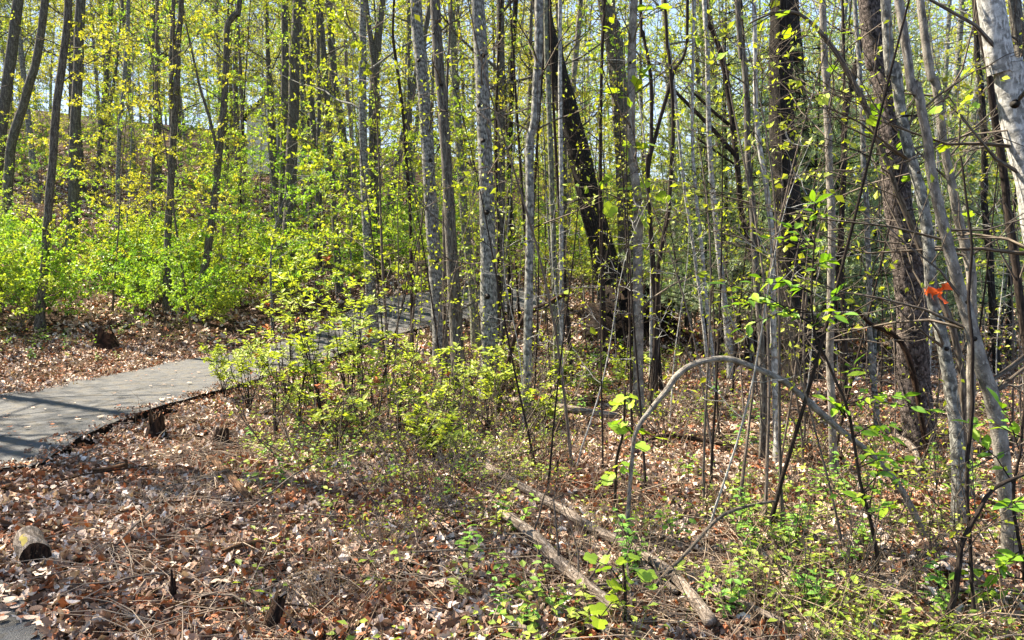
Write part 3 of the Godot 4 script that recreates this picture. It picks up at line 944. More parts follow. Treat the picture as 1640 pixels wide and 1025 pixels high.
func build_traced_right() -> void:
	var nr := {"H": 13.0, "crown": 0.6, "br": 9, "reach": 1.3, "rep": 0.5, "o": BARE}
	T("pine_tree", "massive dark furrowed pine trunk rising behind the bent sapling", "furrow", [[1284, 612, 46], [1275, 500, 42], [1268, 400, 40], [1258, 300, 38], [1252, 170, 37], [1255, 0, 36]], {"H": 18.0, "crown": 1.1, "br": 3, "rug": 0.10, "rep": 0.4})
	T("pine_tree", "grey furrowed trunk half hidden behind the massive dark pine", "furrow", [[1300, 585, 30], [1292, 400, 27], [1283, 240, 25], [1277, 120, 24], [1268, 0, 23]], {"H": 18.0, "crown": 1.0, "br": 3, "d": 14.0, "rug": 0.08})
	T("pine_tree", "scaly plated pine trunk, sunlit pink along one edge, bare lower stem", "plate", [[1480, 722, 50], [1464, 575, 46], [1452, 432, 44], [1436, 335, 42], [1423, 205, 38], [1412, 102, 35], [1396, 0, 33]], {"H": 16.0, "crown": 1.0, "br": 2, "rug": 0.13, "rep": 0.35, "flare": false, "o": BARE})
	T("slender_tree", "mottled grey sapling tied with an orange ribbon", "grey", [[1531, 842, 22], [1528, 671, 21], [1508, 540, 20], [1491, 466, 18], [1476, 335, 17], [1454, 222, 17], [1436, 102, 16], [1418, 0, 15]], nr.merged({"knots": [[510, -0.1], [560, -0.1], [270, 0.1]]}))
	T("slender_tree", "mottled grey sapling leaning beside the orange ribbon tree, with one black knot", "grey", [[1628, 905, 24], [1592, 680, 24], [1562, 569, 23], [1546, 494, 22], [1528, 432, 18], [1504, 335, 16], [1484, 239, 15], [1463, 136, 14], [1442, 0, 13]], nr.merged({"knots": [[535, -0.35], [480, 0.1]]}))
	T("slender_tree", "grey sapling merging into the leaning black knotted sapling at chest height", "grey", [[1562, 590, 14], [1553, 473, 15], [1545, 398, 15], [1532, 341, 14], [1514, 239, 13], [1497, 136, 13], [1476, 0, 12]], nr.merged({"d": 5.3, "flare": false}))
	T("white_barked_tree", "thick white barked trunk leaning out over the saplings", "white", [[1792, 960, 54], [1700, 560, 44], [1640, 290, 42], [1622, 205, 40], [1605, 102, 40], [1579, 0, 38]], nr.merged({"H": 11.0, "br": 0, "knots": [[22, 0.1], [225, 0.1], [165, -0.4]], "d": 4.6}))
	T("hanging_vine", "dark thick vine climbing along the white barked trunk", "vine", [[1642, 800, 13], [1640, 600, 13], [1632, 500, 12], [1622, 360, 12], [1611, 256, 12], [1593, 170, 11], [1579, 102, 10], [1562, 0, 9]], {"cat": "vine", "H": 8.0, "br": 3, "d": 6.0, "o": BARE})
	T("slender_tree", "slim grey sapling rising straight through the end of the bent sapling", "grey", [[1340, 766, 15], [1331, 637, 13], [1328, 500, 12], [1330, 341, 12], [1327, 239, 12], [1323, 136, 12], [1316, 0, 11]], nr)
	T("leaning_sapling", "long thin leaning sapling arching across the scaly pine trunk", "twig", [[1548, 830, 11], [1540, 640, 11], [1528, 552, 11], [1514, 501, 11], [1490, 432, 10], [1473, 385, 10], [1453, 337, 10], [1439, 307, 9], [1418, 249, 9], [1395, 195, 9], [1371, 147, 9], [1343, 99, 8], [1313, 55, 7], [1278, 24, 5], [1240, 22, 4], [1200, 38, 3]], {"br": 9, "reach": 0.7, "cat": "sapling", "blow": 0.4, "sub": 4, "flare": false})
	T("slender_tree", "thin grey tree in the gap between the massive pine and the scaly pine", "grey", [[1408, 690, 11], [1400, 600, 10], [1394, 500, 9], [1384, 330, 9], [1378, 200, 8], [1372, 0, 7]], nr)
	T("slender_tree", "dark thin tree with a crooked upper limb behind the scaly pine", "vine", [[1352, 640, 9], [1350, 400, 9], [1352, 200, 9], [1372, 110, 10], [1380, 60, 9], [1395, 0, 8]], nr)
	T("slender_tree", "dark straight stem behind the two leaning mottled saplings", "furrow", [[1600, 640, 11], [1590, 500, 11], [1580, 350, 10], [1570, 150, 9], [1560, 0, 8]], nr.merged({"d": 12.0}))
	T("slender_tree", "dark upright trunk behind the white barked tree against the sky gap", "grey_brown", [[1670, 620, 22], [1660, 350, 20], [1640, 120, 18], [1628, 0, 18]], nr.merged({"d": 9.0}))
	# tall leafy sapling near the camera and the dark climbing stems at the corner
	T("leafy_sapling", "tall thin dark sapling with fresh pointed leaves leaning before the massive pine", "vine", [[1410, 963, 8], [1403, 895, 7], [1388, 820, 6], [1373, 764, 6], [1362, 696, 5], [1347, 640, 5], [1337, 615, 5], [1318, 570, 4], [1302, 535, 4], [1300, 450, 3], [1306, 340, 2]], {"cat": "sapling", "br": 0, "flare": false, "d": 3.75})
	var leafy := get_node("leafy_sapling") as Node3D
	var sprays := [[1302, 520, 1150, 455, 9], [1300, 500, 1175, 490, 9], [1303, 470, 1215, 445, 7], [1301, 440, 1335, 385, 7], [1304, 400, 1270, 350, 6], [1306, 350, 1300, 325, 5], [1302, 525, 1330, 470, 6], [1350, 650, 1430, 630, 9], [1355, 670, 1320, 640, 6], [1364, 700, 1450, 690, 10], [1372, 750, 1440, 735, 10], [1380, 790, 1470, 770, 9], [1388, 810, 1340, 780, 6], [1390, 830, 1420, 760, 8], [1345, 635, 1390, 590, 7]]
	build_blades()
	for s in sprays:
		leafy_spray(leafy, s, 3.75, 0.08)
		leafy_spray(leafy, [s[0], s[1], s[2] + rng.randf_range(-35, 35), s[3] + rng.randf_range(5, 40), s[4]], 3.75, 0.075)
	hang_leaves(get_node("tulip_sapling"), -(get_node("tulip_sapling") as Node3D).position.z, [[1026, 128, 1011, 150], [985, 150, 1011, 160], [983, 280, 1015, 262], [978, 330, 1018, 300], [1050, 228, 1011, 240], [1012, 250, 1013, 272], [1020, 345, 1022, 330], [1060, 2, 1014, 20], [1085, 138, 1012, 120], [1052, 312, 1018, 290]], 0.17)
	hang_leaves(get_node("leaning_sapling"), -(get_node("leaning_sapling") as Node3D).position.z, [[1506, 140, 1420, 250], [1532, 165, 1420, 252], [1515, 175, 1422, 256], [1322, 150, 1343, 99], [1412, 115, 1371, 147], [1425, 160, 1395, 195], [1390, 205, 1408, 225], [1470, 250, 1439, 307], [1195, 150, 1278, 24], [1180, 50, 1278, 24], [1155, 90, 1240, 22], [1345, 55, 1320, 60], [1580, 165, 1440, 300], [1550, 340, 1453, 337], [1225, 12, 1260, 22]], 0.085)
	T("climbing_vine", "dark crooked stem rising from the forest floor and bending toward the leaves", "vine", [[1488, 1040, 13], [1519, 978, 11], [1531, 903, 10], [1538, 865, 9], [1561, 817, 8], [1587, 779, 7], [1640, 756, 5]], {"cat": "vine", "br": 4, "o": BARE, "flare": false, "d": 3.3, "reach": 0.8})
	T("climbing_vine", "dark wiry upright stem beside the crooked stem", "vine", [[1557, 1018, 9], [1556, 940, 6], [1552, 865, 6], [1546, 771, 6], [1549, 640, 6], [1543, 500, 5], [1547, 400, 4], [1538, 250, 3]], {"cat": "vine", "br": 4, "o": BARE, "flare": false, "reach": 0.7})
	T("leafy_sapling", "low leafy sapling with broad green leaves beside the leaning mottled saplings", "vine", [[1660, 1000, 8], [1640, 900, 6], [1625, 800, 5], [1632, 720, 4], [1640, 640, 3]], {"cat": "sapling", "br": 0, "flare": false, "d": 3.4})
	var low := get_node("leafy_sapling_001") as Node3D
	for s in [[1640, 900, 1560, 870, 8], [1640, 880, 1600, 930, 8], [1628, 810, 1560, 790, 8], [1626, 780, 1600, 720, 7], [1632, 720, 1610, 650, 7], [1634, 700, 1590, 690, 6], [1650, 950, 1580, 980, 8], [1640, 840, 1690, 800, 6], [1650, 930, 1530, 940, 8]]: leafy_spray(low, s, 3.4, 0.08)
	T("leafy_sapling", "leafy twig sapling with broad bright leaves before the fallen logs", "vine", [[1000, 1030, 6], [1003, 980, 5], [1000, 920, 4], [995, 890, 3]], {"cat": "sapling", "br": 0, "flare": false, "d": 3.3})
	var tl := get_node("leafy_sapling_002") as Node3D
	for s in [[1000, 960, 950, 955, 4], [1000, 940, 960, 915, 4], [1001, 950, 990, 950, 3], [998, 900, 1005, 885, 3], [1001, 930, 1030, 915, 3]]: leafy_spray(tl, s, 3.3, 0.075, true)
	T("leafy_sapling", "small upright sapling with round green leaves beside the foot of the bent sapling", "vine", [[985, 800, 6], [988, 740, 5], [998, 690, 4], [1000, 620, 3]], {"cat": "sapling", "br": 0, "flare": false, "d": 4.9})
	var ts := get_node("leafy_sapling_003") as Node3D
	for s in [[988, 760, 960, 770, 4], [988, 745, 1000, 745, 4], [996, 700, 985, 675, 4], [998, 680, 1010, 700, 4], [999, 650, 990, 655, 3], [1000, 635, 1008, 640, 3], [999, 690, 1050, 700, 4]]: leafy_spray(ts, s, 4.9, 0.09, true)

func build_blades() -> void:     # single leaves as shared meshes: pointed ones, then broad ones
	rng.seed = 41
	for k in 4:
		var mb := MB.new()
		outline_leaf(mb, [[0.0, 0.01, 0.0], [0.15, 0.1, 0.0], [0.35, 0.2, 0.0], [0.55, 0.22, 0.0], [0.75, 0.15, 0.0], [0.9, 0.07, 0.0], [1.0, 0.0, 0.0]], 1.0, [Color(0.20, 0.36, 0.03), Color(0.15, 0.30, 0.03), Color(0.28, 0.42, 0.03), Color(0.12, 0.25, 0.03)][k], 0.3)
		blades.append(mb.mesh())
	for k in 3:
		var mb := MB.new()
		outline_leaf(mb, [[0.0, 0.02, 0.0], [0.08, 0.34, -0.1], [0.3, 0.46, 0.0], [0.42, 0.40, 0.02], [0.5, 0.30, 0.0], [0.68, 0.36, 0.06], [0.8, 0.26, 0.1], [0.88, 0.05, 0.0]], 1.0, [Color(0.34, 0.46, 0.03), Color(0.22, 0.38, 0.04), Color(0.28, 0.42, 0.05)][k], 0.2)
		blades.append(mb.mesh())

func leafy_spray(root: Node3D, s: Array, d: float, size: float, broad := false) -> void:
	var a := at_depth(s[0], s[1], d) - root.position
	var b := at_depth(s[2], s[3], d) - root.position + Vector3(0, 0, rng.randf_range(-0.25, 0.25))
	var mid := a.lerp(b, 0.5) + Vector3(0, 0.03, 0)
	var mw := MB.new()
	tube(mw, PackedVector3Array([a, mid, b]), PackedFloat32Array([0.004, 0.003, 0.0015]), 5, Color.WHITE, 0.3, 0.0, false)
	var br := part("branch", mw.mesh(), M["vine"], root)
	var n: int = s[4]
	for k in n:
		var t := 0.2 + 0.8 * k / (n - 1.0)
		var p := a.lerp(mid, t * 2.0) if t < 0.5 else mid.lerp(b, t * 2.0 - 1.0)
		var dir := (b - a).normalized()
		var out := dir.cross(Vector3.UP).normalized() * (1.0 if k % 2 == 0 else -1.0)
		var ld := (dir * (0.5 if k < n - 1 else 2.0) + out * 0.8 + rvec() * 0.5 + Vector3(0, -0.1, 0)).normalized()
		var mi := part("leaf", blades[(4 + rng.randi() % 3) if broad else rng.randi() % 4], M["leaf_a"], br)
		mi.basis = Basis.looking_at(ld, (Vector3.UP + rvec() * 0.6).normalized()).scaled(Vector3.ONE * size * rng.randf_range(0.65, 1.25))
		mi.position = p

func build_wood() -> void:
	var yel := {"leaf": 0.075, "per": 4, "dense": 5.0, "nb": [3, 4], "c1": Color(0.50, 0.52, 0.11), "c2": Color(0.35, 0.43, 0.08), "wig": 0.2, "rise": 0.05, "rmin": 0.005, "reach": 3.2}
	var grn := {"leaf": 0.08, "per": 4, "dense": 4.4, "nb": [3, 4], "c1": Color(0.42, 0.50, 0.08), "c2": Color(0.28, 0.40, 0.06), "wig": 0.2, "rise": 0.03, "rmin": 0.005, "reach": 3.0}
	var thin := {"leaf": 0.06, "per": 3, "dense": 3.6, "nb": [4, 4], "c1": Color(0.54, 0.53, 0.17), "c2": Color(0.40, 0.44, 0.12), "wig": 0.25, "rise": 0.05, "rmin": 0.005, "reach": 2.8}
	var L := ["tall grey tree with yellow green spring leaves", "tall dark tree with fresh green leaves", "tall thin tree with sparse opening leaves"]
	var G := "tall trees of the wood behind"
	var protos: Array = []
	for k in 9:
		var kind := k % 3
		protos.append(make_canopy(500 + k, 15.0 + (k * 7) % 6, 0.10 + 0.02 * (k % 4), 0.14 + 0.04 * (k % 4), ["grey_brown", "grey_brown", "grey"][kind], ["leaf_a", "leaf_b", "leaf_c"][(k + k / 3) % 3], [yel, grn, thin][kind], ["tall_tree", "dark_tree", "thin_tree"][kind], L[kind], G))
	var veil := {"leaf": 0.13, "per": 4, "dense": 4.5, "nb": [3, 4], "c1": Color(0.54, 0.55, 0.12), "c2": Color(0.40, 0.47, 0.10), "wig": 0.2, "rise": 0.05, "rmin": 0.006, "reach": 3.6}
	var fars: Array = []
	for k in 4: fars.append(make_canopy(560 + k, 14.0 + 2.0 * k, 0.10, 0.06, "grey", ["leaf_a", "leaf_c"][k % 2], veil, "distant_tree", "distant tree veiled in pale yellow green leaves", G))
	var syel := {"leaf": 0.058, "per": 4, "dense": 9.0, "nb": [5, 3], "c1": Color(0.48, 0.51, 0.09), "c2": Color(0.33, 0.42, 0.07), "wig": 0.2, "rise": 0.02, "rmin": 0.003, "reach": 1.5, "flat": 0.6}
	var sgrn := {"leaf": 0.062, "per": 4, "dense": 8.0, "nb": [5, 3], "c1": Color(0.40, 0.50, 0.06), "c2": Color(0.25, 0.38, 0.05), "wig": 0.2, "rise": 0.02, "rmin": 0.003, "reach": 1.6, "flat": 0.7}
	var saps: Array = []
	for k in 8:
		var kind := k % 2
		saps.append(make_sapling(700 + k, [5.5, 4.2, 7.0, 3.4, 6.2, 5.0, 8.0, 4.6][k], 0.022 + 0.003 * (k % 4), ["twig", "grey"][k / 2 % 2], ["leaf_a", "leaf_b", "leaf_c", "leaf_a"][k / 2], [syel, sgrn][kind], ["young_tree", "green_sapling"][kind], ["young understory tree with layers of yellow green leaves", "young understory tree with layers of fresh green leaves"][kind], "understory saplings of the wood"))
	rng.seed = 91
	var taken: Array = []
	var n := 0
	while n < 166:
		var d := 15.0 + 75.0 * pow(rng.randf(), 1.15)
		var u := rng.randf_range(-0.86, 0.86)
		if u < -0.68: d = rng.randf_range(16.0, 60.0)
		if u < -0.25 and d < 27.0: continue
		var p := Vector2(u * d, -d)
		if on_lane(p.x, p.y): continue
		if u > 0.1 and d < 17.0: continue
		if u > 0.08 and d < 55.0 and rng.randf() < 0.55: continue
		if n >= 150: u = rng.randf_range(-0.7, -0.15)
		if n >= 85: d = rng.randf_range(42.0, 95.0); p = Vector2(u * d, -d)
		elif d > 48.0: continue
		if u > -0.345 and u < -0.30 and d > 25.0 and d < 49.0 and rng.randf() < 0.15: continue   # the gap before the house
		var ok := true
		for q in taken:
			if q.distance_squared_to(p) < 2.2: ok = false; break
		if not ok: continue
		taken.append(p)
		var kk := rng.randi() % 9
		if u > 0.3 and kk % 3 == 0: kk = 3 * (kk / 3) + 2
		var s := rng.randf_range(0.8, 1.25) * (1.0 + maxf(0.0, d - 40.0) * 0.006)
		var c := place(protos[kk] if n < 85 else fars[kk % 4], Vector3(p.x, ground_at(p.x, p.y), p.y), s)
		c.rotation.x = rng.randf_range(-0.05, 0.05); c.rotation.z = rng.randf_range(-0.06, 0.06)
		n += 1
	n = 0
	while n < 200:
		var d := 12.5 + 55.0 * pow(rng.randf(), 1.2)
		var u := rng.randf_range(-0.8, 0.8)
		if n > 150:
			u = rng.randf_range(0.02, 0.75); d = rng.randf_range(15.5, 42.0)
		var p := Vector2(u * d, -d)
		if on_lane(p.x, p.y): continue
		if u > -0.05 and d < 15.5: continue
		if u > -0.345 and u < -0.30 and d > 18.0 and d < 49.0 and rng.randf() < 0.5: continue
		var ok := true
		for q in taken:
			if q.distance_squared_to(p) < 0.8: ok = false; break
		if not ok: continue
		taken.append(p)
		var kk := rng.randi() % 8
		place(saps[kk], Vector3(p.x, ground_at(p.x, p.y), p.y), rng.randf_range(0.7, 1.3) * (1.0 + maxf(0.0, d - 35.0) * 0.012))
		n += 1
	for q in [[-10.5, 11.5], [-9.6, 7.0], [-12.5, 9.0], [-8.8, 9.0], [-14.0, 13.0], [-11.5, 10.2]]:
		place(protos[2 + 3 * (rng.randi() % 3)], Vector3(q[0], ground_at(q[0], -q[1]), -q[1]), rng.randf_range(0.8, 1.05))
	# bare thin poles that crowd the middle distance
	var poles: Array = []
	var bare := BARE.duplicate(); bare["reach"] = 0.9; bare["dense"] = 2.5; bare["per"] = 2; bare["leaf"] = 0.055
	for k in 5: poles.append(make_sapling(800 + k, 6.0 + k, 0.018 + 0.004 * k, ["pale", "grey", "twig", "grey", "vine"][k], "leaf_c", bare, "bare_sapling", "thin bare sapling pole with a few opening buds", "thin bare poles", 12, 0.3))
	n = 0
	while n < 75:
		var d := 9.5 + 14.0 * rng.randf()
		var u := rng.randf_range(-0.12, 0.75)
		if n > 60: d += 9.0
		if rng.randf() < 0.2: u = rng.randf_range(-0.5, 0.0); d += 6.0
		var p := Vector2(u * d, -d)
		if on_lane(p.x, p.y): continue
		place(poles[rng.randi() % 5], Vector3(p.x, ground_at(p.x, p.y), p.y), rng.randf_range(0.8, 1.3))
		n += 1
	# young pines
	var pines := [make_pine(61, 4.4), make_pine(62, 5.6)]
	for q in [[1300, 13.0], [1215, 13.5], [1340, 13.2], [1160, 14.5], [1265, 14.0], [1400, 14.0], [1130, 14.5], [1185, 16.0], [1335, 17.0], [1240, 19.0], [1395, 19.0], [1500, 21.0], [1590, 18.0], [1440, 15.5], [1560, 24.0], [1100, 21.0], [1620, 14.0]]:
		var w := at_depth(q[0], 440, q[1])
		place(pines[rng.randi() % 2], Vector3(w.x, ground_at(w.x, w.z), w.z), rng.randf_range(0.8, 1.2))
	for a in [protos, fars, saps, poles, pines]:
		for q in a: q.free()

func box(c: Vector3, s: Vector3, called: String, mat: String, parent: Node3D) -> MeshInstance3D:
	var b := BoxMesh.new()
	b.size = s
	var o := part(called, b, M[mat], parent)
	o.position = c
	return o

func where(p: Vector3) -> String:     # what a scattered plant stands behind or beside
	var d := -p.z
	var u := p.x / maxf(d, 1.0)
	if d < 6.5:
		return "near the cut log" if u < -0.3 else "beside the fallen logs" if u < 0.16 else "under the bent sapling" if u < 0.42 else "below the ribbon tree"
	if d < 12.0:
		return "along the lane edge" if u < -0.35 else "at the spicebush foot" if u < -0.02 else "before the earth mound" if u < 0.22 else "before the massive pine" if u < 0.45 else "by the scaly pine"
	if u < -0.68: return "past the lane bank"
	if u < -0.4: return "on the bank above the lane" if d < 32.0 else "high"
	if u < -0.14: return "around the lane bend" if d < 32.0 else "near the white house"
	if u < 0.06: return "behind the grey trunk row" if d < 32.0 else "far behind the grey trunk row"
	if u < 0.24: return "behind the leaning black tree" if d < 32.0 else "far behind the leaning black tree"
	if u < 0.46: return "behind the massive dark pine" if d < 32.0 else "far behind the massive dark pine"
	return "behind the scaly pine" if d < 32.0 else "far behind the scaly pine"

func place(proto: Node3D, at: Vector3, s: float) -> Node3D:
	var c := copy(proto, at, rng.randf() * TAU, s)
	c.set_meta("label", "%s, %s" % [proto.get_meta("label"), where(at)])
	return c

func hang_leaves(root: Node3D, d: float, list: Array, size: float) -> void:    # [leaf x, y, and the stem pixel its twig grows from]
	for q in list:
		leafy_spray(root, [q[2], q[3], q[0], q[1], 2], d, size, true)

func build_house() -> void:
	var c := at_depth(440, 245, 50.0)
	var y := minf(ground_at(c.x, c.z), ground_at(c.x - 2.0, c.z + 1.0)) - 0.2
	var h := thing("house", "small white gabled house half hidden behind trees on the hillside", "house", Vector3(c.x, y, c.z))
	box(Vector3(0, 2.0, -4), Vector3(3.6, 4.0, 8.0), "wall", "house_wall", h)
	var mb := MB.new()
	for sg in [-1.0, 1.0]:
		var P := [Vector3(sg * 2.1, 3.8, 0.3), Vector3(0, 5.6, 0.3), Vector3(0, 5.6, -8.3), Vector3(sg * 2.1, 3.8, -8.3)]
		for lift in [0.0, 0.12]:
			var nn := Vector3(sg * 0.65, 0.76, 0)
			var b0 := mb.v.size()
			for q in P: mb.put(q + nn * lift, nn if lift > 0.0 else -nn, Color.WHITE, Vector2.ZERO)
			if (sg > 0.0) == (lift > 0.0):
				mb.tri(b0, b0 + 2, b0 + 1); mb.tri(b0, b0 + 3, b0 + 2)
			else:
				mb.tri(b0, b0 + 1, b0 + 2); mb.tri(b0, b0 + 2, b0 + 3)
	part("roof", mb.mesh(), M["house_roof"], h)
	var gm := MB.new()
	for q in [Vector3(-1.8, 4.0, 0), Vector3(0, 5.5, 0), Vector3(1.8, 4.0, 0)]: gm.put(q, Vector3.BACK, Color.WHITE, Vector2.ZERO)
	gm.tri(0, 1, 2)
	part("gable", gm.mesh(), M["house_wall"], h)
	var w := box(Vector3(0.9, 2.3, 0.03), Vector3(0.9, 1.2, 0.08), "window", "house_trim", h)
	box(Vector3(0, 0, 0.03), Vector3(0.76, 1.06, 0.05), "pane", "glass", w)

func pick(r: Array) -> Vector3:      # a ground point under a random pixel of the rectangle [x0, y0, x1, y1]
	return hit(rng.randf_range(r[0], r[2]), rng.randf_range(r[1], r[3]))

func build_understory() -> void:
	var _bright := {"leaf": 0.075, "per": 4, "dense": 7.0, "nb": [4, 3], "c1": Color(0.38, 0.48, 0.03), "c2": Color(0.22, 0.40, 0.03), "wig": 0.22, "rise": 0.02, "rmin": 0.0025, "droop": -0.05, "fine": true}
	var green := {"leaf": 0.08, "per": 4, "dense": 9.0, "nb": [4, 3], "c1": Color(0.40, 0.47, 0.07), "c2": Color(0.27, 0.37, 0.06), "wig": 0.25, "rise": 0.0, "rmin": 0.0025}
	var wide := {"leaf": 0.09, "per": 4, "dense": 9.0, "nb": [5, 3], "c1": Color(0.44, 0.49, 0.08), "c2": Color(0.28, 0.39, 0.06), "wig": 0.25, "rise": 0.0, "rmin": 0.0025}
	# shrubs on the bank and hillside
	var hs: Array = []
	for k in 5: hs.append(make_shrub(900 + k, 1.5 + 0.25 * k, 10, 0.55, ["leaf_a", "leaf_b", "leaf_d"][k % 3], [wide, green][k % 2], ["bright_shrub", "green_shrub"][k % 2], ["bushy yellow green shrub", "bushy deep green shrub"][k % 2], "shrubs on the hillside"))
	rng.seed = 17
	var n := 0
	var zones := [[0, 400, 420, 545], [0, 440, 420, 545], [-150, 420, 60, 560], [200, 420, 480, 500], [440, 330, 1000, 440], [560, 380, 900, 470], [1050, 420, 1640, 520], [0, 250, 640, 360], [900, 400, 1150, 470]]
	while n < 88:
		var z: Array = zones[rng.randi() % zones.size()]
		var p := pick(z)
		if on_lane(p.x, p.z) or on_lane(p.x + 0.8, p.z + 0.8) or on_lane(p.x, p.z + 1.2): continue
		if -p.z > 80.0: continue
		place(hs[rng.randi() % 5], p, rng.randf_range(0.55, 1.15) * (1.0 if -p.z < 30 else 1.35))
		n += 1
	# the bright shrubs before the smooth grey trunks, leaf whorls as parts
	for k in 5:
		var mb := MB.new()
		for j in 7:
			var an := j * 2.4 + rng.randf()
			var dd := Vector3(cos(an), rng.randf_range(-0.1, 0.7), sin(an)).normalized()
			var L := rng.randf_range(0.045, 0.085)
			var col := Color(0.50, 0.53, 0.08).lerp(Color(0.26, 0.37, 0.06), rng.randf())
			if k == 4: col = Color(0.42, 0.12, 0.03).lerp(Color(0.25, 0.07, 0.03), rng.randf())
			leaf(mb, Vector3(0, rng.randf_range(-0.03, 0.03), 0), dd, Vector3.UP + rvec() * 0.5, L, L * 0.5, col, true)
		whorls.append(mb.mesh())
	var spots := [[520, 690, 320], [565, 680, 300], [480, 690, 190], [440, 700, 160], [600, 690, 180], [400, 660, 130], [640, 700, 150], [690, 690, 130], [560, 640, 240], [720, 700, 150], [780, 690, 140], [460, 640, 230], [540, 730, 120], [360, 640, 90], [650, 640, 120], [500, 640, 260], [420, 620, 110], [820, 650, 100], [900, 640, 80], [950, 650, 70], [870, 690, 70], [760, 660, 110], [1010, 620, 60], [700, 740, 60], [680, 720, 90], [580, 700, 240]]
	for k in spots.size():
		var q: Array = spots[k]
		var g := hit(q[0], q[1])
		var H: float = q[2] / F * -g.z
		var lab := "bright leafy shrub with whorled fresh leaves before the smooth grey trunks"
		lab = ("tall " if q[2] >= 180 else "low " if q[2] < 100 else "") + "bright leafy shrub with whorled fresh leaves, " + ("beside the lane edge" if q[0] < 430 else "before the double trunked tree" if q[0] < 520 else "before the lane bend" if q[0] < 640 else "by the first smooth grey trunk" if q[0] < 720 else "below the thickest smooth grey trunk" if q[0] < 810 else "below the slim mottled tree")
		if k < 2: lab = "tallest of the bright leafy shrubs, screening the bend of the lane, " + ["dense one", "open one"][k]
		var root := thing("spicebush", lab, "shrub", g, "bright shrubs before the grey trunks")
		for st in 5 + k % 3:
			var an := rng.randf() * TAU
			var lean := rng.randf_range(0.05, 0.35)
			var pts := stem_points(H * rng.randf_range(0.55, 1.0), Vector3(cos(an) * lean, 0, sin(an) * lean), 0.05, 6)
			pts[0].y = -0.05
			var mw := MB.new()
			tube(mw, pts, taper(rng.randf_range(0.005, 0.009), 6, 0.3), 5, Color.WHITE, 0.3, 0.0, false)
			var tips: Array = [pts[6]]
			for b in 8:
				var t := rng.randf_range(2.0, 6.0)
				var a := mini(int(t), 5)
				var bp := pts[a].lerp(pts[a + 1], t - a)
				var e := bp + (Vector3(rng.randf_range(-1, 1), rng.randf_range(0.0, 0.8), rng.randf_range(-1, 1)).normalized()) * rng.randf_range(0.1, 0.32)
				tube(mw, PackedVector3Array([bp, bp.lerp(e, 0.5) + Vector3(0, 0.015, 0), e]), PackedFloat32Array([0.003, 0.0025, 0.0015]), 3, Color.WHITE, 0.3, 0.0, false)
				tips.append(e)
				tips.append(bp.lerp(e, 0.6))
			var s := part("stem", mw.mesh(), M["vine"], root)
			for tp in tips:
				if rng.randf() < 0.48: continue
				var w := rng.randi() % 4
				if rng.randf() < 0.025: w = 4
				var mi := part("leaf_whorl", whorls[w], M["dry"] if w == 4 else M["leaf_a"], s)
				mi.position = tp
				mi.basis = Basis(Vector3.UP, rng.randf() * TAU).rotated(Vector3.RIGHT, rng.randf_range(-0.5, 0.5)).scaled(Vector3.ONE * rng.randf_range(0.5, 1.1))
	# seedlings
	var sd: Array = []
	for k in 6:
		rng.seed = 950 + k
		var root := Node3D.new()
		var pale := k % 3 == 0
		root.set_meta("stem", "seedling"); root.set_meta("label", ["pale yellow green seedling", "fresh green seedling"][0 if pale else 1]); root.set_meta("category", "seedling"); root.set_meta("group", "seedlings on the forest floor")
		var mw := MB.new(); var ml := MB.new()
		for s in 2 + k % 3:
			var top := Vector3(rng.randf_range(-0.1, 0.1), rng.randf_range(0.08, 0.34), rng.randf_range(-0.1, 0.1))
			tube(mw, PackedVector3Array([Vector3(0, -0.03, 0), top * 0.5 + Vector3(0.01, 0.02, 0), top]), PackedFloat32Array([0.003, 0.002, 0.0015]), 4, Color.WHITE, 0.2, 0.0, false)
			for j in 7:
				var an := j * 2.4 + rng.randf()
				var dd := Vector3(cos(an), rng.randf_range(-0.2, 0.5), sin(an)).normalized()
				var Ls := rng.randf_range(0.03, 0.065)
				var col := (Color(0.44, 0.52, 0.10) if pale else Color(0.34, 0.44, 0.07)).lerp(Color(0.20, 0.31, 0.05), rng.randf() * 0.6)
				leaf(ml, top * rng.randf_range(0.4, 1.0), dd, Vector3.UP + rvec() * 0.4, Ls, Ls * 0.6, col, true)
		part("stem", mw.mesh(), M["vine"], root)
		part("leaves", ml.mesh(), M[["leaf_a", "leaf_b", "leaf_d"][k % 3]], root)
		sd.append(root)
	rng.seed = 23
	n = 0
	var sz := [[1180, 640, 1640, 1020], [1180, 640, 1640, 1020], [900, 560, 1300, 720], [880, 560, 1100, 660], [700, 640, 1300, 1010], [380, 640, 820, 860], [820, 920, 1300, 1020], [0, 530, 200, 580], [1180, 780, 1420, 900], [850, 540, 1000, 640], [400, 600, 860, 720]]
	while n < 250:
		var z: Array = sz[rng.randi() % sz.size()]
		var p := pick(z)
		if on_lane(p.x, p.z): continue
		place(sd[rng.randi() % 6], p, rng.randf_range(0.5, 1.05))
		n += 1
	var thins: Array = []
	for k in 4:
		var bo := BARE.duplicate(); bo["reach"] = 0.5; bo["dense"] = 1.6; bo["leaf"] = 0.045
		thins.append(make_sapling(990 + k, 2.2 + 0.6 * k, 0.007 + 0.0015 * k, ["pale", "twig", "dead", "vine"][k], "leaf_a", bo, "thin_sapling", ["pale whip thin sapling with bare twigs", "brown whip thin sapling with bare twigs", "grey whip thin sapling with bare twigs", "dark whip thin sapling with bare twigs"][k], "whip thin saplings under the trees", 9, 0.25))
	var bushes: Array = []
	for k in 4:
		var bo := BARE.duplicate(); bo["dense"] = 1.2; bo["wig"] = 0.35; bo["depth"] = 1; bo["nb"] = [4, 3]
		bushes.append(make_shrub(1010 + k, 0.7 + 0.25 * k, 6, 0.9, "leaf_a", bo, "bare_bush", "low tangle of bare brown twigs with tiny leaves", "bare twiggy bushes"))
	rng.seed = 31
	n = 0
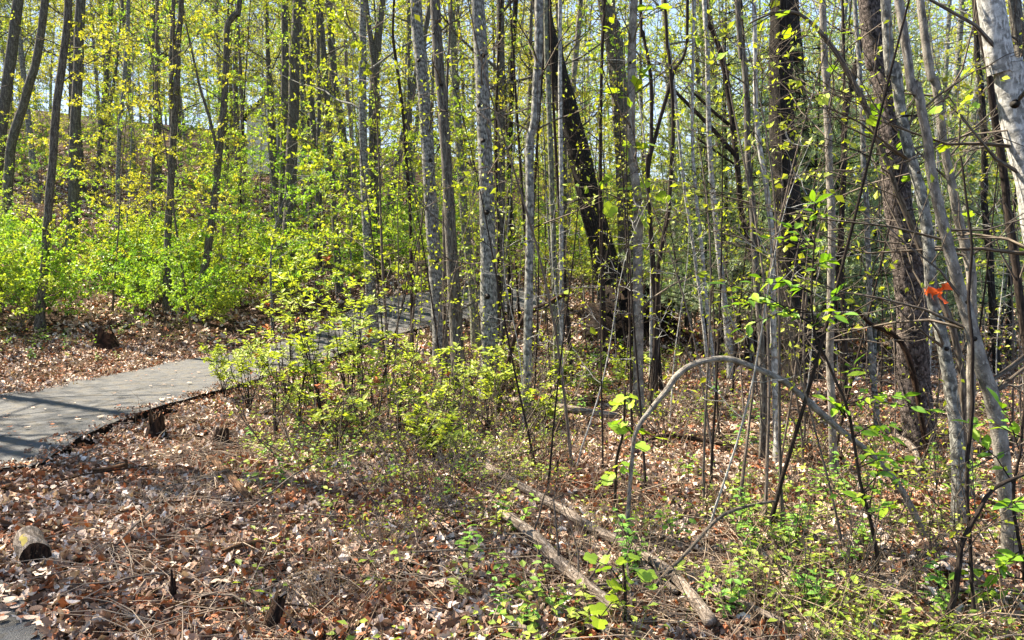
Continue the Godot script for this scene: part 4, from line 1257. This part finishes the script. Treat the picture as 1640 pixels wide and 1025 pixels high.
	while n < 105:
		var p := pick([[840, 560, 1640, 800], [840, 540, 1640, 640], [600, 560, 900, 700], [1100, 600, 1640, 960]][n % 4])
		if on_lane(p.x, p.z) or -p.z > 30.0 or -p.z < 4.0 or (p.x / -p.z > 0.46 and -p.z < 6.5): continue
		var c := place(thins[rng.randi() % 4], p, rng.randf_range(0.7, 1.3))
		c.rotation.x = rng.randf_range(-0.15, 0.15); c.rotation.z = rng.randf_range(-0.2, 0.2)
		n += 1
	n = 0
	while n < 85:
		var p := pick([[420, 640, 900, 820], [850, 560, 1640, 760], [700, 600, 860, 720], [1250, 700, 1640, 1000], [400, 700, 1100, 900]][n % 5])
		if on_lane(p.x, p.z) or -p.z > 40.0: continue
		place(bushes[rng.randi() % 4], p, rng.randf_range(0.5, 1.1) * (0.6 if -p.z < 6.0 else 1.0))
		n += 1
	for a in [hs, sd, thins, bushes]:
		for q in a: q.free()
	# low green cover and dry stems that nobody could count
	cover("ground_cover", "low green sprouts and vines carpeting the forest floor", 1)
	cover("dry_brush", "tangle of thin dry grass and dead brown stems on the forest floor", 2)
	cover("twig_litter", "small broken twigs strewn over the leaf litter", 3)

func cover(called: String, label: String, mode: int) -> void:
	rng.seed = 60 + mode
	var mb := MB.new()
	if mode == 1:
		for k in 14:
			var p := Vector3(rng.randf_range(-0.2, 0.2), rng.randf_range(0.03, 0.13), rng.randf_range(-0.2, 0.2))
			var an := rng.randf() * TAU
			var L := rng.randf_range(0.025, 0.055)
			leaf(mb, p, Vector3(cos(an), rng.randf_range(-0.2, 0.4), sin(an)).normalized(), Vector3.UP + rvec() * 0.5, L, L * 0.6, Color(0.42, 0.50, 0.08).lerp(Color(0.20, 0.31, 0.05), rng.randf()))
			tube(mb, PackedVector3Array([Vector3(p.x * 0.8, -0.02, p.z * 0.8), p]), PackedFloat32Array([0.0015, 0.001]), 3, Color(0.14, 0.17, 0.05), 0.2, 0.0, false)
	elif mode == 3:
		for k in 9:
			var b := Vector3(rng.randf_range(-0.3, 0.3), rng.randf_range(0.02, 0.06), rng.randf_range(-0.3, 0.3))
			var an := rng.randf() * TAU
			var L := rng.randf_range(0.08, 0.42)
			var e := b + Vector3(cos(an) * L, rng.randf_range(-0.02, 0.09), sin(an) * L)
			var col := Color(0.34, 0.26, 0.19).lerp(Color(0.08, 0.055, 0.04), rng.randf())
			var w := rng.randf_range(0.001, 0.0032)
			tube(mb, PackedVector3Array([b, b.lerp(e, 0.5) + rvec() * L * 0.08, e]), PackedFloat32Array([w, w * 0.9, w * 0.5]), 4, col, 0.2, 0.0, false)
	else:
		for k in 10:
			var b := Vector3(rng.randf_range(-0.22, 0.22), -0.02, rng.randf_range(-0.22, 0.22))
			var dir := (Vector3(rng.randf_range(-1, 1), rng.randf_range(0.15, 1.8), rng.randf_range(-1, 1))).normalized()
			var L := rng.randf_range(0.15, 0.62)
			var m := b + dir * L * 0.5 + rvec() * 0.03
			var e := b + dir * L + rvec() * 0.06 - Vector3(0, L * 0.12, 0)
			var col := Color(0.34, 0.25, 0.16).lerp(Color(0.09, 0.06, 0.04), rng.randf())
			if rng.randf() < 0.12: col = Color(0.42, 0.35, 0.25)
			tube(mb, PackedVector3Array([b, m, e]), PackedFloat32Array([0.0022, 0.0018, 0.0008]), 3, col, 0.2, 0.0, false)
	var tr: Array = []
	var zones: Array
	if mode == 1: zones = [[380, 600, 1640, 1100, 3], [1150, 640, 1700, 1100, 2], [850, 560, 1150, 680, 2], [-100, 400, 640, 560, 3], [620, 430, 1700, 600, 3], [400, 640, 900, 780, 3]]
	else: zones = [[380, 640, 1250, 1000, 6], [250, 620, 900, 860, 4], [1100, 620, 1700, 1100, 4], [560, 540, 1640, 680, 2], [-100, 540, 300, 600, 1], [300, 700, 560, 1100, 1], [380, 560, 600, 620, 1]]
	if mode == 3: zones = [[250, 640, 1250, 1080, 8], [1100, 620, 1700, 1100, 4], [560, 540, 1640, 680, 3], [200, 700, 400, 900, 1]]
	var total := 0
	for z in zones: total += z[4]
	var want: int = [0, 750, 340, 640][mode]
	while tr.size() < want:
		var r := rng.randi() % total
		var zi := 0
		while r >= zones[zi][4]:
			r -= zones[zi][4]; zi += 1
		var p := pick(zones[zi])
		if on_lane(p.x, p.z) or -p.z > 60.0: continue
		if bump_noise.get_noise_2d(p.x * 9.0 + mode * 70.0, p.z * 9.0) < -0.02: continue
		var s := rng.randf_range(0.6, 1.3) * (1.0 + maxf(0.0, -p.z - 12.0) * 0.05)
		tr.append(Transform3D(Basis(Vector3.UP, rng.randf() * TAU).scaled(Vector3.ONE * s), p))
	multi(called, label, mb.mesh(), M["leaf_a"] if mode == 1 else M["dry"], tr)

func multi(called: String, label: String, mesh: Mesh, mat: Material, tr: Array) -> void:
	var mm := MultiMesh.new()
	mm.transform_format = MultiMesh.TRANSFORM_3D
	mm.mesh = mesh
	mm.instance_count = tr.size()
	for k in tr.size(): mm.set_instance_transform(k, tr[k])
	var o := MultiMeshInstance3D.new()
	o.name = numbered(called)
	o.multimesh = mm
	o.material_override = mat
	add_child(o)
	o.set_meta("kind", "stuff"); o.set_meta("label", label)

func build_details() -> void:
	# the sapling bent over into a hoop
	var hoop := [[1003, 866, 9], [1005, 800, 10], [1011, 740, 10], [1022, 690, 10], [1042, 655, 11], [1064, 625, 12], [1090, 596, 13], [1122, 580, 13], [1160, 577, 13], [1200, 590, 13], [1240, 606, 13], [1272, 624, 14], [1305, 650, 14], [1345, 684, 15], [1400, 737, 17], [1445, 790, 20], [1492, 856, 24]]
	var g0 := hit(1003, 866)
	var root := thing("bent_sapling", "bare pale sapling bent over into a low arch with both ends on the ground", "sapling", g0)
	var hp := PackedVector3Array(); var hr := PackedFloat32Array()
	for q in hoop:
		hp.push_back(at_depth(q[0], q[1], -g0.z) - g0); hr.push_back(q[2] * (0.36 if q[0] < 1350 else 0.26) / F * -g0.z)
	rng.seed = 12
	for k in range(1, hp.size() - 1):
		hp[k] += rvec() * 0.016; hr[k] *= rng.randf_range(0.88, 1.14)
	hp[0].y -= 0.05
	hp[hp.size() - 1].y = ground_at(hp[-1].x + g0.x, g0.z) - g0.y - 0.05
	var sl := smooth_line(hp, hr, 4)
	var mb := MB.new()
	tube(mb, sl[0], sl[1], 12, Color.WHITE, 0.3, 0.22)
	part("stem", mb.mesh(), M["grey_warm"], root)
	rng.seed = 3
	for k in [6, 10, 16, 20, 24, 27, 33, 37, 40, 46, 51]:
		var mw := MB.new()
		twig(mw, MB.new(), sl[0][k], Vector3(rng.randf_range(-0.6, 0.6), 0.8, rng.randf_range(-0.5, 0.5)).normalized(), rng.randf_range(0.12, 0.4), 0.005, 0, BARE)
		part("branch_stub", mw.mesh(), M["dead"], root)
	# fallen logs and branches
	fallen("fallen_log", "long pale fallen log slanting beneath the leafy twig, upper of two", "log", [[780, 760, 11], [830, 792, 13], [890, 828, 15], [950, 865, 16], [1007, 895, 17], [1044, 918, 18], [1086, 952, 20], [1138, 1022, 24]], "dead", 0.02, "", 4)
	fallen("fallen_log", "shorter rough fallen log slanting beside the long pale log", "log", [[800, 838, 13], [824, 856, 17], [860, 886, 20], [895, 926, 21], [926, 952, 19], [985, 998, 17]], "dead", 0.03, "", 5)
	fallen("fallen_branch", "thin peeled branch lying against the long pale log", "branch", [[1018, 910, 9], [1050, 938, 10], [1084, 966, 10]], "dead", 0.02)
	fallen("fallen_log", "straight pale log lying behind the slim grey trees", "log", [[796, 660, 12], [840, 668, 13], [883, 675, 13], [950, 686, 12], [990, 690, 10]], "dead", 0.10)
	fallen("fallen_log", "weathered grey log lying in the dry brush near the lane edge", "log", [[335, 745, 9], [358, 765, 13], [380, 790, 12], [400, 812, 10]], "deadwood", 0.02)
	fallen("fallen_branch", "short dark branch lying on the open leaf litter", "branch", [[358, 902, 7], [385, 892, 9], [425, 884, 7]], "deadwood", 0.03)
	fallen("fallen_branch", "dark branch lying along the leaf litter below the lane edge", "branch", [[145, 766, 5], [175, 764, 7], [200, 758, 7]], "deadwood", 0.03)
	fallen("fallen_branch", "black rotting branch lying behind the foot of the slim sapling", "branch", [[1250, 640, 9], [1285, 672, 9], [1320, 715, 9], [1348, 750, 8]], "rot", 0.05, "", 3)
	fallen("fallen_branch", "pale sticks heaped in the lower brush, longest stick", "branch", [[1125, 958, 9], [1165, 982, 11], [1205, 1000, 11], [1250, 1022, 10]], "dead", 0.04, "", 3)
	fallen("fallen_branch", "pale curved branch lying before the scaly pine trunk", "branch", [[1432, 712, 8], [1450, 724, 10], [1464, 740, 10], [1472, 770, 7]], "dead", 0.05)
	fallen("fallen_branch", "dark branch lying at the foot of the earth mound", "branch", [[1010, 735, 7], [1060, 712, 7], [1120, 718, 8], [1180, 730, 6]], "rot", 0.04, "", 3)
	fallen("fallen_branch", "long thin stick slanting up through the brush beside the fallen logs", "branch", [[1040, 962, 5], [1100, 930, 6, 0.1], [1160, 895, 6, 0.2], [1240, 870, 4, 0.2]], "twig", 0.02, "", 3)
	var sticks := [[780, 530, 1], [1120, 640, 1], [1220, 690, 1], [1100, 690, 1], [880, 720, 1], [930, 640, 1]]
	rng.seed = 77
	for k in 90:
		var z: Array = [[200, 700, 800, 1010], [700, 640, 1300, 1010], [1150, 640, 1640, 1010], [60, 720, 420, 1010], [820, 560, 1640, 680]][k % 5]
		var p := pick(z)
		if on_lane(p.x, p.z): continue
		var an := rng.randf() * TAU
		var L := rng.randf_range(0.2, 0.9)
		var tlt := rng.randf_range(0.0, 0.35)
		var m2 := MB.new()
		var e := Vector3(cos(an) * L, 0, sin(an) * L)
		e.y = ground_at(p.x + e.x, p.z + e.z) - p.y + tlt * L * 0.6 + 0.01
		tube(m2, PackedVector3Array([Vector3(0, 0.008, 0), e * 0.3 + Vector3(0, 0.02, 0) + rvec() * 0.02, e * 0.65 + rvec() * 0.025 + Vector3(0, 0.02, 0), e]), PackedFloat32Array([0.008, 0.007, 0.006, 0.003]), 6, Color.WHITE, 0.2)
		var pale := k % 3 != 0
		var st := thing("stick", ["dark fallen stick on the leaf litter, ", "pale fallen stick on the leaf litter, "][1 if pale else 0] + where(p), "stick", p, "sticks on the forest floor")
		part("stem", m2.mesh(), M["dead"] if pale else M["rot"], st)
	# branch leaning on the slim tree, dead limb across the scaly pine
	T("leaning_branch", "dark broken branch propped against the slim grey tree", "rot", [[790, 545, 7], [830, 525, 8], [882, 484, 8], [909, 470, 6]], {"cat": "branch", "br": 2, "o": BARE, "flare": false, "d": 8.4, "reach": 0.3})
	T("dead_branch", "dark dead branch leaning across the scaly pine trunk", "rot", [[1500, 590, 9], [1452, 565, 10], [1394, 518, 7], [1372, 495, 4]], {"cat": "branch", "br": 4, "o": BARE, "flare": false, "d": 6.4, "reach": 0.5})
	earth_mound()
	# cut log by the asphalt corner
	cut_log()
	broken_stump("broken_stump", "dark jagged rotten stump at the edge of the lane", 248, 702, 62, 30, "rot", 13, 0.05, 0.75)
	broken_stump("broken_stump", "thin dark spike of a broken stump in the open leaf litter", 278, 965, 66, 11, "rot", 9, 0.0, 0.5)
	broken_stump("broken_stump", "short charred leaning stump in the lower leaf litter", 432, 1012, 78, 30, "rot", 12, 0.35, 0.35)
	broken_stump("broken_stump", "low wedge shaped stump among the dry brush", 352, 712, 34, 32, "rot", 11, 0.3, 0.6)
	broken_stump("broken_stump", "slim snapped stick stump below the lane edge", 203, 756, 32, 6, "deadwood", 8, 0.0, 0.5)
	broken_stump("broken_stump", "black squat stump on the bank beyond the lane", 168, 556, 40, 42, "rot", 13, 0.0, 0.6)
	broken_stump("broken_stump", "short snapped stub standing beside the slim grey tree", 890, 765, 40, 8, "rot", 8, 0.1, 0.5)
	# orange ribbon tied round the mottled sapling
	var rd := -hit(1531, 842).z
	var rp := at_depth(1493, 466, rd)
	var rib := thing("orange_ribbon", "bright orange flagging ribbon knotted round a mottled sapling", "ribbon", rp)
	var band := MB.new()
	var rr := 18.0 * 0.5 / F * rd + 0.006
	for j in 3:
		for k in 17:
			var an := TAU * k / 16.0
			var wob := 1.0 + 0.06 * sin(an * 5.0 + j)
			band.put(Vector3(cos(an) * rr * wob, (j - 1) * 0.017 + 0.006 * sin(an * 3.0), sin(an) * rr * wob), Vector3(cos(an), 0, sin(an)), Color(0.85, 0.12, 0.015), Vector2.ZERO)
	for j in 2:
		for k in 16:
			var a := j * 17 + k
			band.tri(a, a + 1, a + 17); band.tri(a + 1, a + 18, a + 17)
	part("band", band.mesh(), M["ribbon"], rib)
	rng.seed = 5
	for s in [[Vector3(-0.085, -0.005, 0.03), 0.05, "bow_loop"], [Vector3(0.075, 0.025, 0.03), 0.045, "bow_loop"], [Vector3(0.03, -0.075, 0.05), 0.035, "tail"], [Vector3(-0.055, -0.05, 0.05), 0.035, "tail"], [Vector3(0.11, 0.05, 0.02), 0.02, "tail"]]:
		var ms := MB.new()
		var from := Vector3(0.0, 0.0, rr + 0.004)
		var prev := [-1, -1]
		for k in 8:
			var t := k / 7.0
			var c: Vector3 = from + s[0] * t + Vector3(0.006 * sin(t * 9.0), 0.012 * sin(t * PI) , 0.02 * sin(t * 7.0))
			var wdt: float = s[1] * (0.25 + 0.75 * sin(minf(t * 1.9, 1.57)))
			var dir: Vector3 = s[0].normalized()
			var sv := dir.cross(Vector3(0.1, 0.2, 1)).normalized().rotated(dir, sin(t * 6.0) * 0.5)
			var nn := sv.cross(dir).normalized()
			var col := Color(0.85, 0.12, 0.015) * rng.randf_range(0.85, 1.1)
			var a := ms.put(c + sv * wdt * 0.5, nn, col, Vector2.ZERO)
			var b := ms.put(c - sv * wdt * 0.5, nn, col, Vector2.ZERO)
			if k > 0:
				for tr in [[prev[0], prev[1], a], [prev[1], b, a]]:
					if (ms.v[tr[2]] - ms.v[tr[0]]).cross(ms.v[tr[1]] - ms.v[tr[0]]).dot(nn) > 0: ms.tri(tr[0], tr[1], tr[2])
					else: ms.tri(tr[0], tr[2], tr[1])
			prev = [a, b]
		part(s[2], ms.mesh(), M["ribbon"], rib)

func earth_mound() -> void:
	var c := at_depth(1010, 560, 14.6)
	c.y = ground_at(c.x, c.z) - 0.35
	var root := thing("earth_mound", "dark earth mound of roots and soil under the leaning black tree", "mound", c)
	var mb := MB.new()
	var nu := 40; var nv := 16
	for j in nv + 1:
		for k in nu + 1:
			var an := TAU * (k % nu) / nu
			var ph := PI * 0.5 * j / nv
			var dir := Vector3(cos(an) * cos(ph), sin(ph), sin(an) * cos(ph))
			var r := 1.0 + 0.5 * bump_noise.get_noise_3d(dir.x * 22.0, dir.y * 22.0 + 9.0, dir.z * 22.0) + 0.25 * bump_noise.get_noise_3d(dir.x * 70.0, dir.y * 70.0, dir.z * 70.0)
			mb.put(dir * Vector3(0.85, 0.98, 0.62) * r, dir, Color.WHITE, Vector2(k * 0.1, j * 0.1))
	for j in nv:
		for k in nu:
			var a := j * (nu + 1) + k
			mb.tri(a, a + 1, a + nu + 1); mb.tri(a + 1, a + nu + 2, a + nu + 1)
	part("soil", mb.mesh(), M["humus"], root)  # the shade over the mound is painted in as a darker soil
	rng.seed = 88
	for k in 12:
		var an := rng.randf_range(0.1, PI - 0.1)
		var p := Vector3(cos(an) * 0.5, rng.randf_range(0.3, 0.75), sin(an) * 0.42)
		var mw := MB.new()
		twig(mw, MB.new(), p, Vector3(cos(an), rng.randf_range(-0.5, 0.2), sin(an)).normalized(), rng.randf_range(0.4, 0.9), rng.randf_range(0.006, 0.014), 1, {"leaf": 0.01, "per": 0, "dense": 0.0, "nb": [2, 2], "c1": Color.WHITE, "c2": Color.WHITE, "wig": 0.4, "rise": -0.08})
		part("root", mw.mesh(), M["humus"], root)

func cut_log() -> void:
	var g := hit(56, 905)
	var d := -g.z
	var r := 22.0 / F * d
	var root := thing("cut_log", "short sawn log with a dark end, lying in the leaves by the asphalt corner", "log", g)
	root.rotation.y = 0.68
	var mb := MB.new()
	var n := 26
	var pts := PackedVector3Array(); var rad := PackedFloat32Array()
	for k in 9:
		pts.push_back(Vector3(0.006 * sin(k * 1.0), r * 0.86, 0.05 - k * 0.045)); rad.push_back(r * (1.0 + 0.03 * sin(k * 2.1)))
	tube(mb, pts, rad, n, Color.WHITE, 0.3, 0.12, false)
	part("bark", mb.mesh(), M["dead"], root)
	for e in [[pts[0], 1.0], [pts[8], -1.0]]:
		var mc := MB.new()
		var rings := 5
		for j in rings + 1:
			for k in n:
				var an := TAU * k / n
				var q := r * 0.985 * j / rings
				mc.put(e[0] + Vector3(cos(an) * q, sin(an) * q, e[1] * (-0.012 * (1.0 - float(j) / rings) + (0.003 if j % 2 == 0 else 0.0))), Vector3(0, 0, e[1]), Color.WHITE, Vector2(cos(an) * q, sin(an) * q) * 6.0)
		for j in rings:
			for k in n:
				var a := j * n + k; var b := j * n + (k + 1) % n
				if e[1] < 0:
					mc.tri(a, a + n, b); mc.tri(b, a + n, b + n)
				else:
					mc.tri(a, b, a + n); mc.tri(b, b + n, a + n)
		part("sawn_end", mc.mesh(), M["rot"], root)
	# moss and lichen patch on the top
	plain("moss", Color(0.55, 0.50, 0.27), 0.95)
	var mm := MB.new()
	for j in 5:
		for k in 7:
			var an := lerpf(1.75, 2.5, j / 4.0) + 0.06 * sin(k * 2.0)
			var z := -0.02 - 0.028 * k + 0.01 * sin(j * 3.0)
			var q := r * 1.045 + 0.002 - (0.02 if j == 0 or j == 4 or k == 0 or k == 6 else 0.0)
			mm.put(Vector3(cos(an) * q, r * 0.86 + sin(an) * q, z), Vector3(cos(an), sin(an), 0), Color.WHITE, Vector2.ZERO)
	for j in 4:
		for k in 6:
			var a := j * 7 + k
			mm.tri(a, a + 7, a + 1); mm.tri(a + 1, a + 7, a + 8)
	part("moss", mm.mesh(), M["moss"], root)

func dead_leaf(mb: MB, p: Vector3, up: Vector3, turn: float, L: float, kind: int, curl: float, col: Color) -> void:
	var outl: Array = [[[0.0, 0.02], [0.2, 0.22], [0.45, 0.30], [0.75, 0.20], [1.0, 0.01]], [[0.0, 0.02], [0.15, 0.2], [0.28, 0.1], [0.45, 0.32], [0.58, 0.13], [0.75, 0.26], [1.0, 0.03]], [[0.0, 0.03], [0.2, 0.42], [0.4, 0.3], [0.6, 0.44], [0.8, 0.2], [1.0, 0.02]]][kind]
	var b := Basis.looking_at(Vector3.FORWARD.rotated(Vector3.UP, turn), Vector3.UP)
	b = Basis(Quaternion(Vector3.UP, up)) * b
	for sg in [-1.0, 1.0]:
		var pa := -1; var pb := -1
		for q in outl:
			var t: float = q[0]
			var lift := curl * L * (t - 0.5) * (t - 0.5) * 1.6
			var w: float = q[1]
			var mid := b * Vector3(0, lift, -L * (t - 0.5)) + p
			var ed := b * Vector3(sg * L * w * (1.0 - 0.3 * absf(curl)), lift + curl * L * w * 0.9, -L * (t - 0.5)) + p
			var nn := (b * Vector3(-sg * curl * 0.8, 1, 0)).normalized()
			var a := mb.put(mid, nn, col, Vector2.ZERO)
			var e := mb.put(ed, nn, col * 0.95, Vector2.ZERO)
			if pa >= 0:
				if sg > 0:
					mb.tri(pa, a, pb); mb.tri(pb, a, e)
				else:
					mb.tri(pa, pb, a); mb.tri(pb, e, a)
			pa = a; pb = e

func litter_col(damp := false) -> Color:     # damp: the dark matted leaves that lie in patches
	var r := rng.randf()
	if damp: r = 0.3 + r * 0.7 if r < 0.55 else 0.9
	var c: Color
	if r < 0.30: c = Color(0.52, 0.395, 0.31)
	elif r < 0.54: c = Color(0.29, 0.18, 0.125)
	elif r < 0.66: c = Color(0.34, 0.125, 0.055)
	elif r < 0.77: c = Color(0.66, 0.55, 0.47)
	else: c = Color(0.11, 0.062, 0.042)
	return c * rng.randf_range(0.75, 1.15)

func build_litter() -> void:
	var V := 9
	var meshes: Array = []
	var trs: Array = []
	for k in V:
		rng.seed = 1200 + k
		var mb := MB.new()
		for j in 24:
			var rr := 0.19 * sqrt(rng.randf())
			var an := rng.randf() * TAU
			var up := (Vector3.UP + rvec() * 0.95).normalized()
			dead_leaf(mb, Vector3(cos(an) * rr, rng.randf_range(0.0, 0.04), sin(an) * rr), up, rng.randf() * TAU, rng.randf_range(0.022, 0.045) if j % 2 == 0 else rng.randf_range(0.045, 0.075), rng.randi() % 3, rng.randf_range(-0.7, 1.0), litter_col(k > 5))
		meshes.append(mb.mesh()); trs.append([])
	rng.seed = 1300
	var n := 0
	while n < 9000:
		var d := sqrt(rng.randf_range(2.0 * 2.0, 15.0 * 15.0))
		if rng.randf() < 0.25: d = rng.randf_range(2.3, 7.0)
		var x := rng.randf_range(-0.85, 0.85) * d
		var edge := on_lane(x, -d)
		if edge: continue
		n += 1
		var damp := bump_noise.get_noise_2d(x * 13.0 + 300.0, d * 13.0) > 0.12
		trs[6 + rng.randi() % 3 if damp else rng.randi() % 6].append(litter_at(x, -d, rng.randf_range(0.8, 1.15)))
	n = 0
	while n < 9000:
		var d := sqrt(rng.randf_range(15.0 * 15.0, 48.0 * 48.0))
		var x := rng.randf_range(-0.8, 0.8) * d
		if on_lane(x, -d): continue
		n += 1
		trs[rng.randi() % 6].append(litter_at(x, -d, rng.randf_range(1.5, 2.2)))
	# leaves drifted onto the edges of the lane
	for k in 420:
		var e := rng.randi() % lane_poly.size()
		var q := lane_poly[e].lerp(lane_poly[(e + 1) % lane_poly.size()], rng.randf())
		if -q.y > 30.0: continue
		q += Vector2(rng.randf_range(-0.3, 0.3), rng.randf_range(-0.3, 0.3)) * rng.randf()
		var t := litter_at(q.x, q.y, rng.randf_range(0.45, 0.8))
		t.origin.y = hsmooth(q.x, q.y) + (0.072 if on_lane(q.x, q.y) else 0.02)
		trs[rng.randi() % V].append(t)
	for k in V: multi("leaf_litter", "dry brown and tan fallen leaves covering the forest floor", meshes[k], M["dry"], trs[k])
	# loose leaves blown onto the lane
	rng.seed = 1400
	var one: Array = []
	for k in 4:
		var mb := MB.new()
		dead_leaf(mb, Vector3(0, 0.012, 0), Vector3.UP, 0.0, 0.08, k % 3, 0.3, litter_col())
		one.append(mb.mesh())
	n = 0
	while n < 150:
		var px := rng.randf_range(-20, 700)
		var p := hit(px, rng.randf_range(470, 745)) if n > 12 else hit(rng.randf_range(0, 60), rng.randf_range(955, 1025))
		if not on_lane(p.x, p.z): continue
		n += 1
		var o := MeshInstance3D.new()
		o.name = numbered("fallen_leaf")
		o.mesh = one[rng.randi() % 4]
		o.material_override = M["dry"]
		add_child(o)
		var y := hsmooth(p.x, p.z) + (0.081 if Geometry2D.is_point_in_polygon(Vector2(p.x, p.z), lane_poly) else 0.035)
		o.position = Vector3(p.x, y, p.z)
		o.rotation.y = rng.randf() * TAU
		o.scale = Vector3.ONE * rng.randf_range(0.5, 1.0)
		o.set_meta("label", "single dry brown leaf lying on the grey asphalt"); o.set_meta("category", "leaf"); o.set_meta("group", "leaves blown onto the asphalt")

func litter_at(x: float, z: float, s: float) -> Transform3D:
	var e := 0.15
	var up := Vector3(ground_at(x - e, z) - ground_at(x + e, z), 2.0 * e, ground_at(x, z - e) - ground_at(x, z + e)).normalized()
	if up.y < 0.75: up = Vector3.UP
	var b := Basis(Quaternion(Vector3.UP, up)) * Basis(Vector3.UP, rng.randf() * TAU)
	return Transform3D(b.scaled(Vector3.ONE * s), Vector3(x, ground_at(x, z), z))
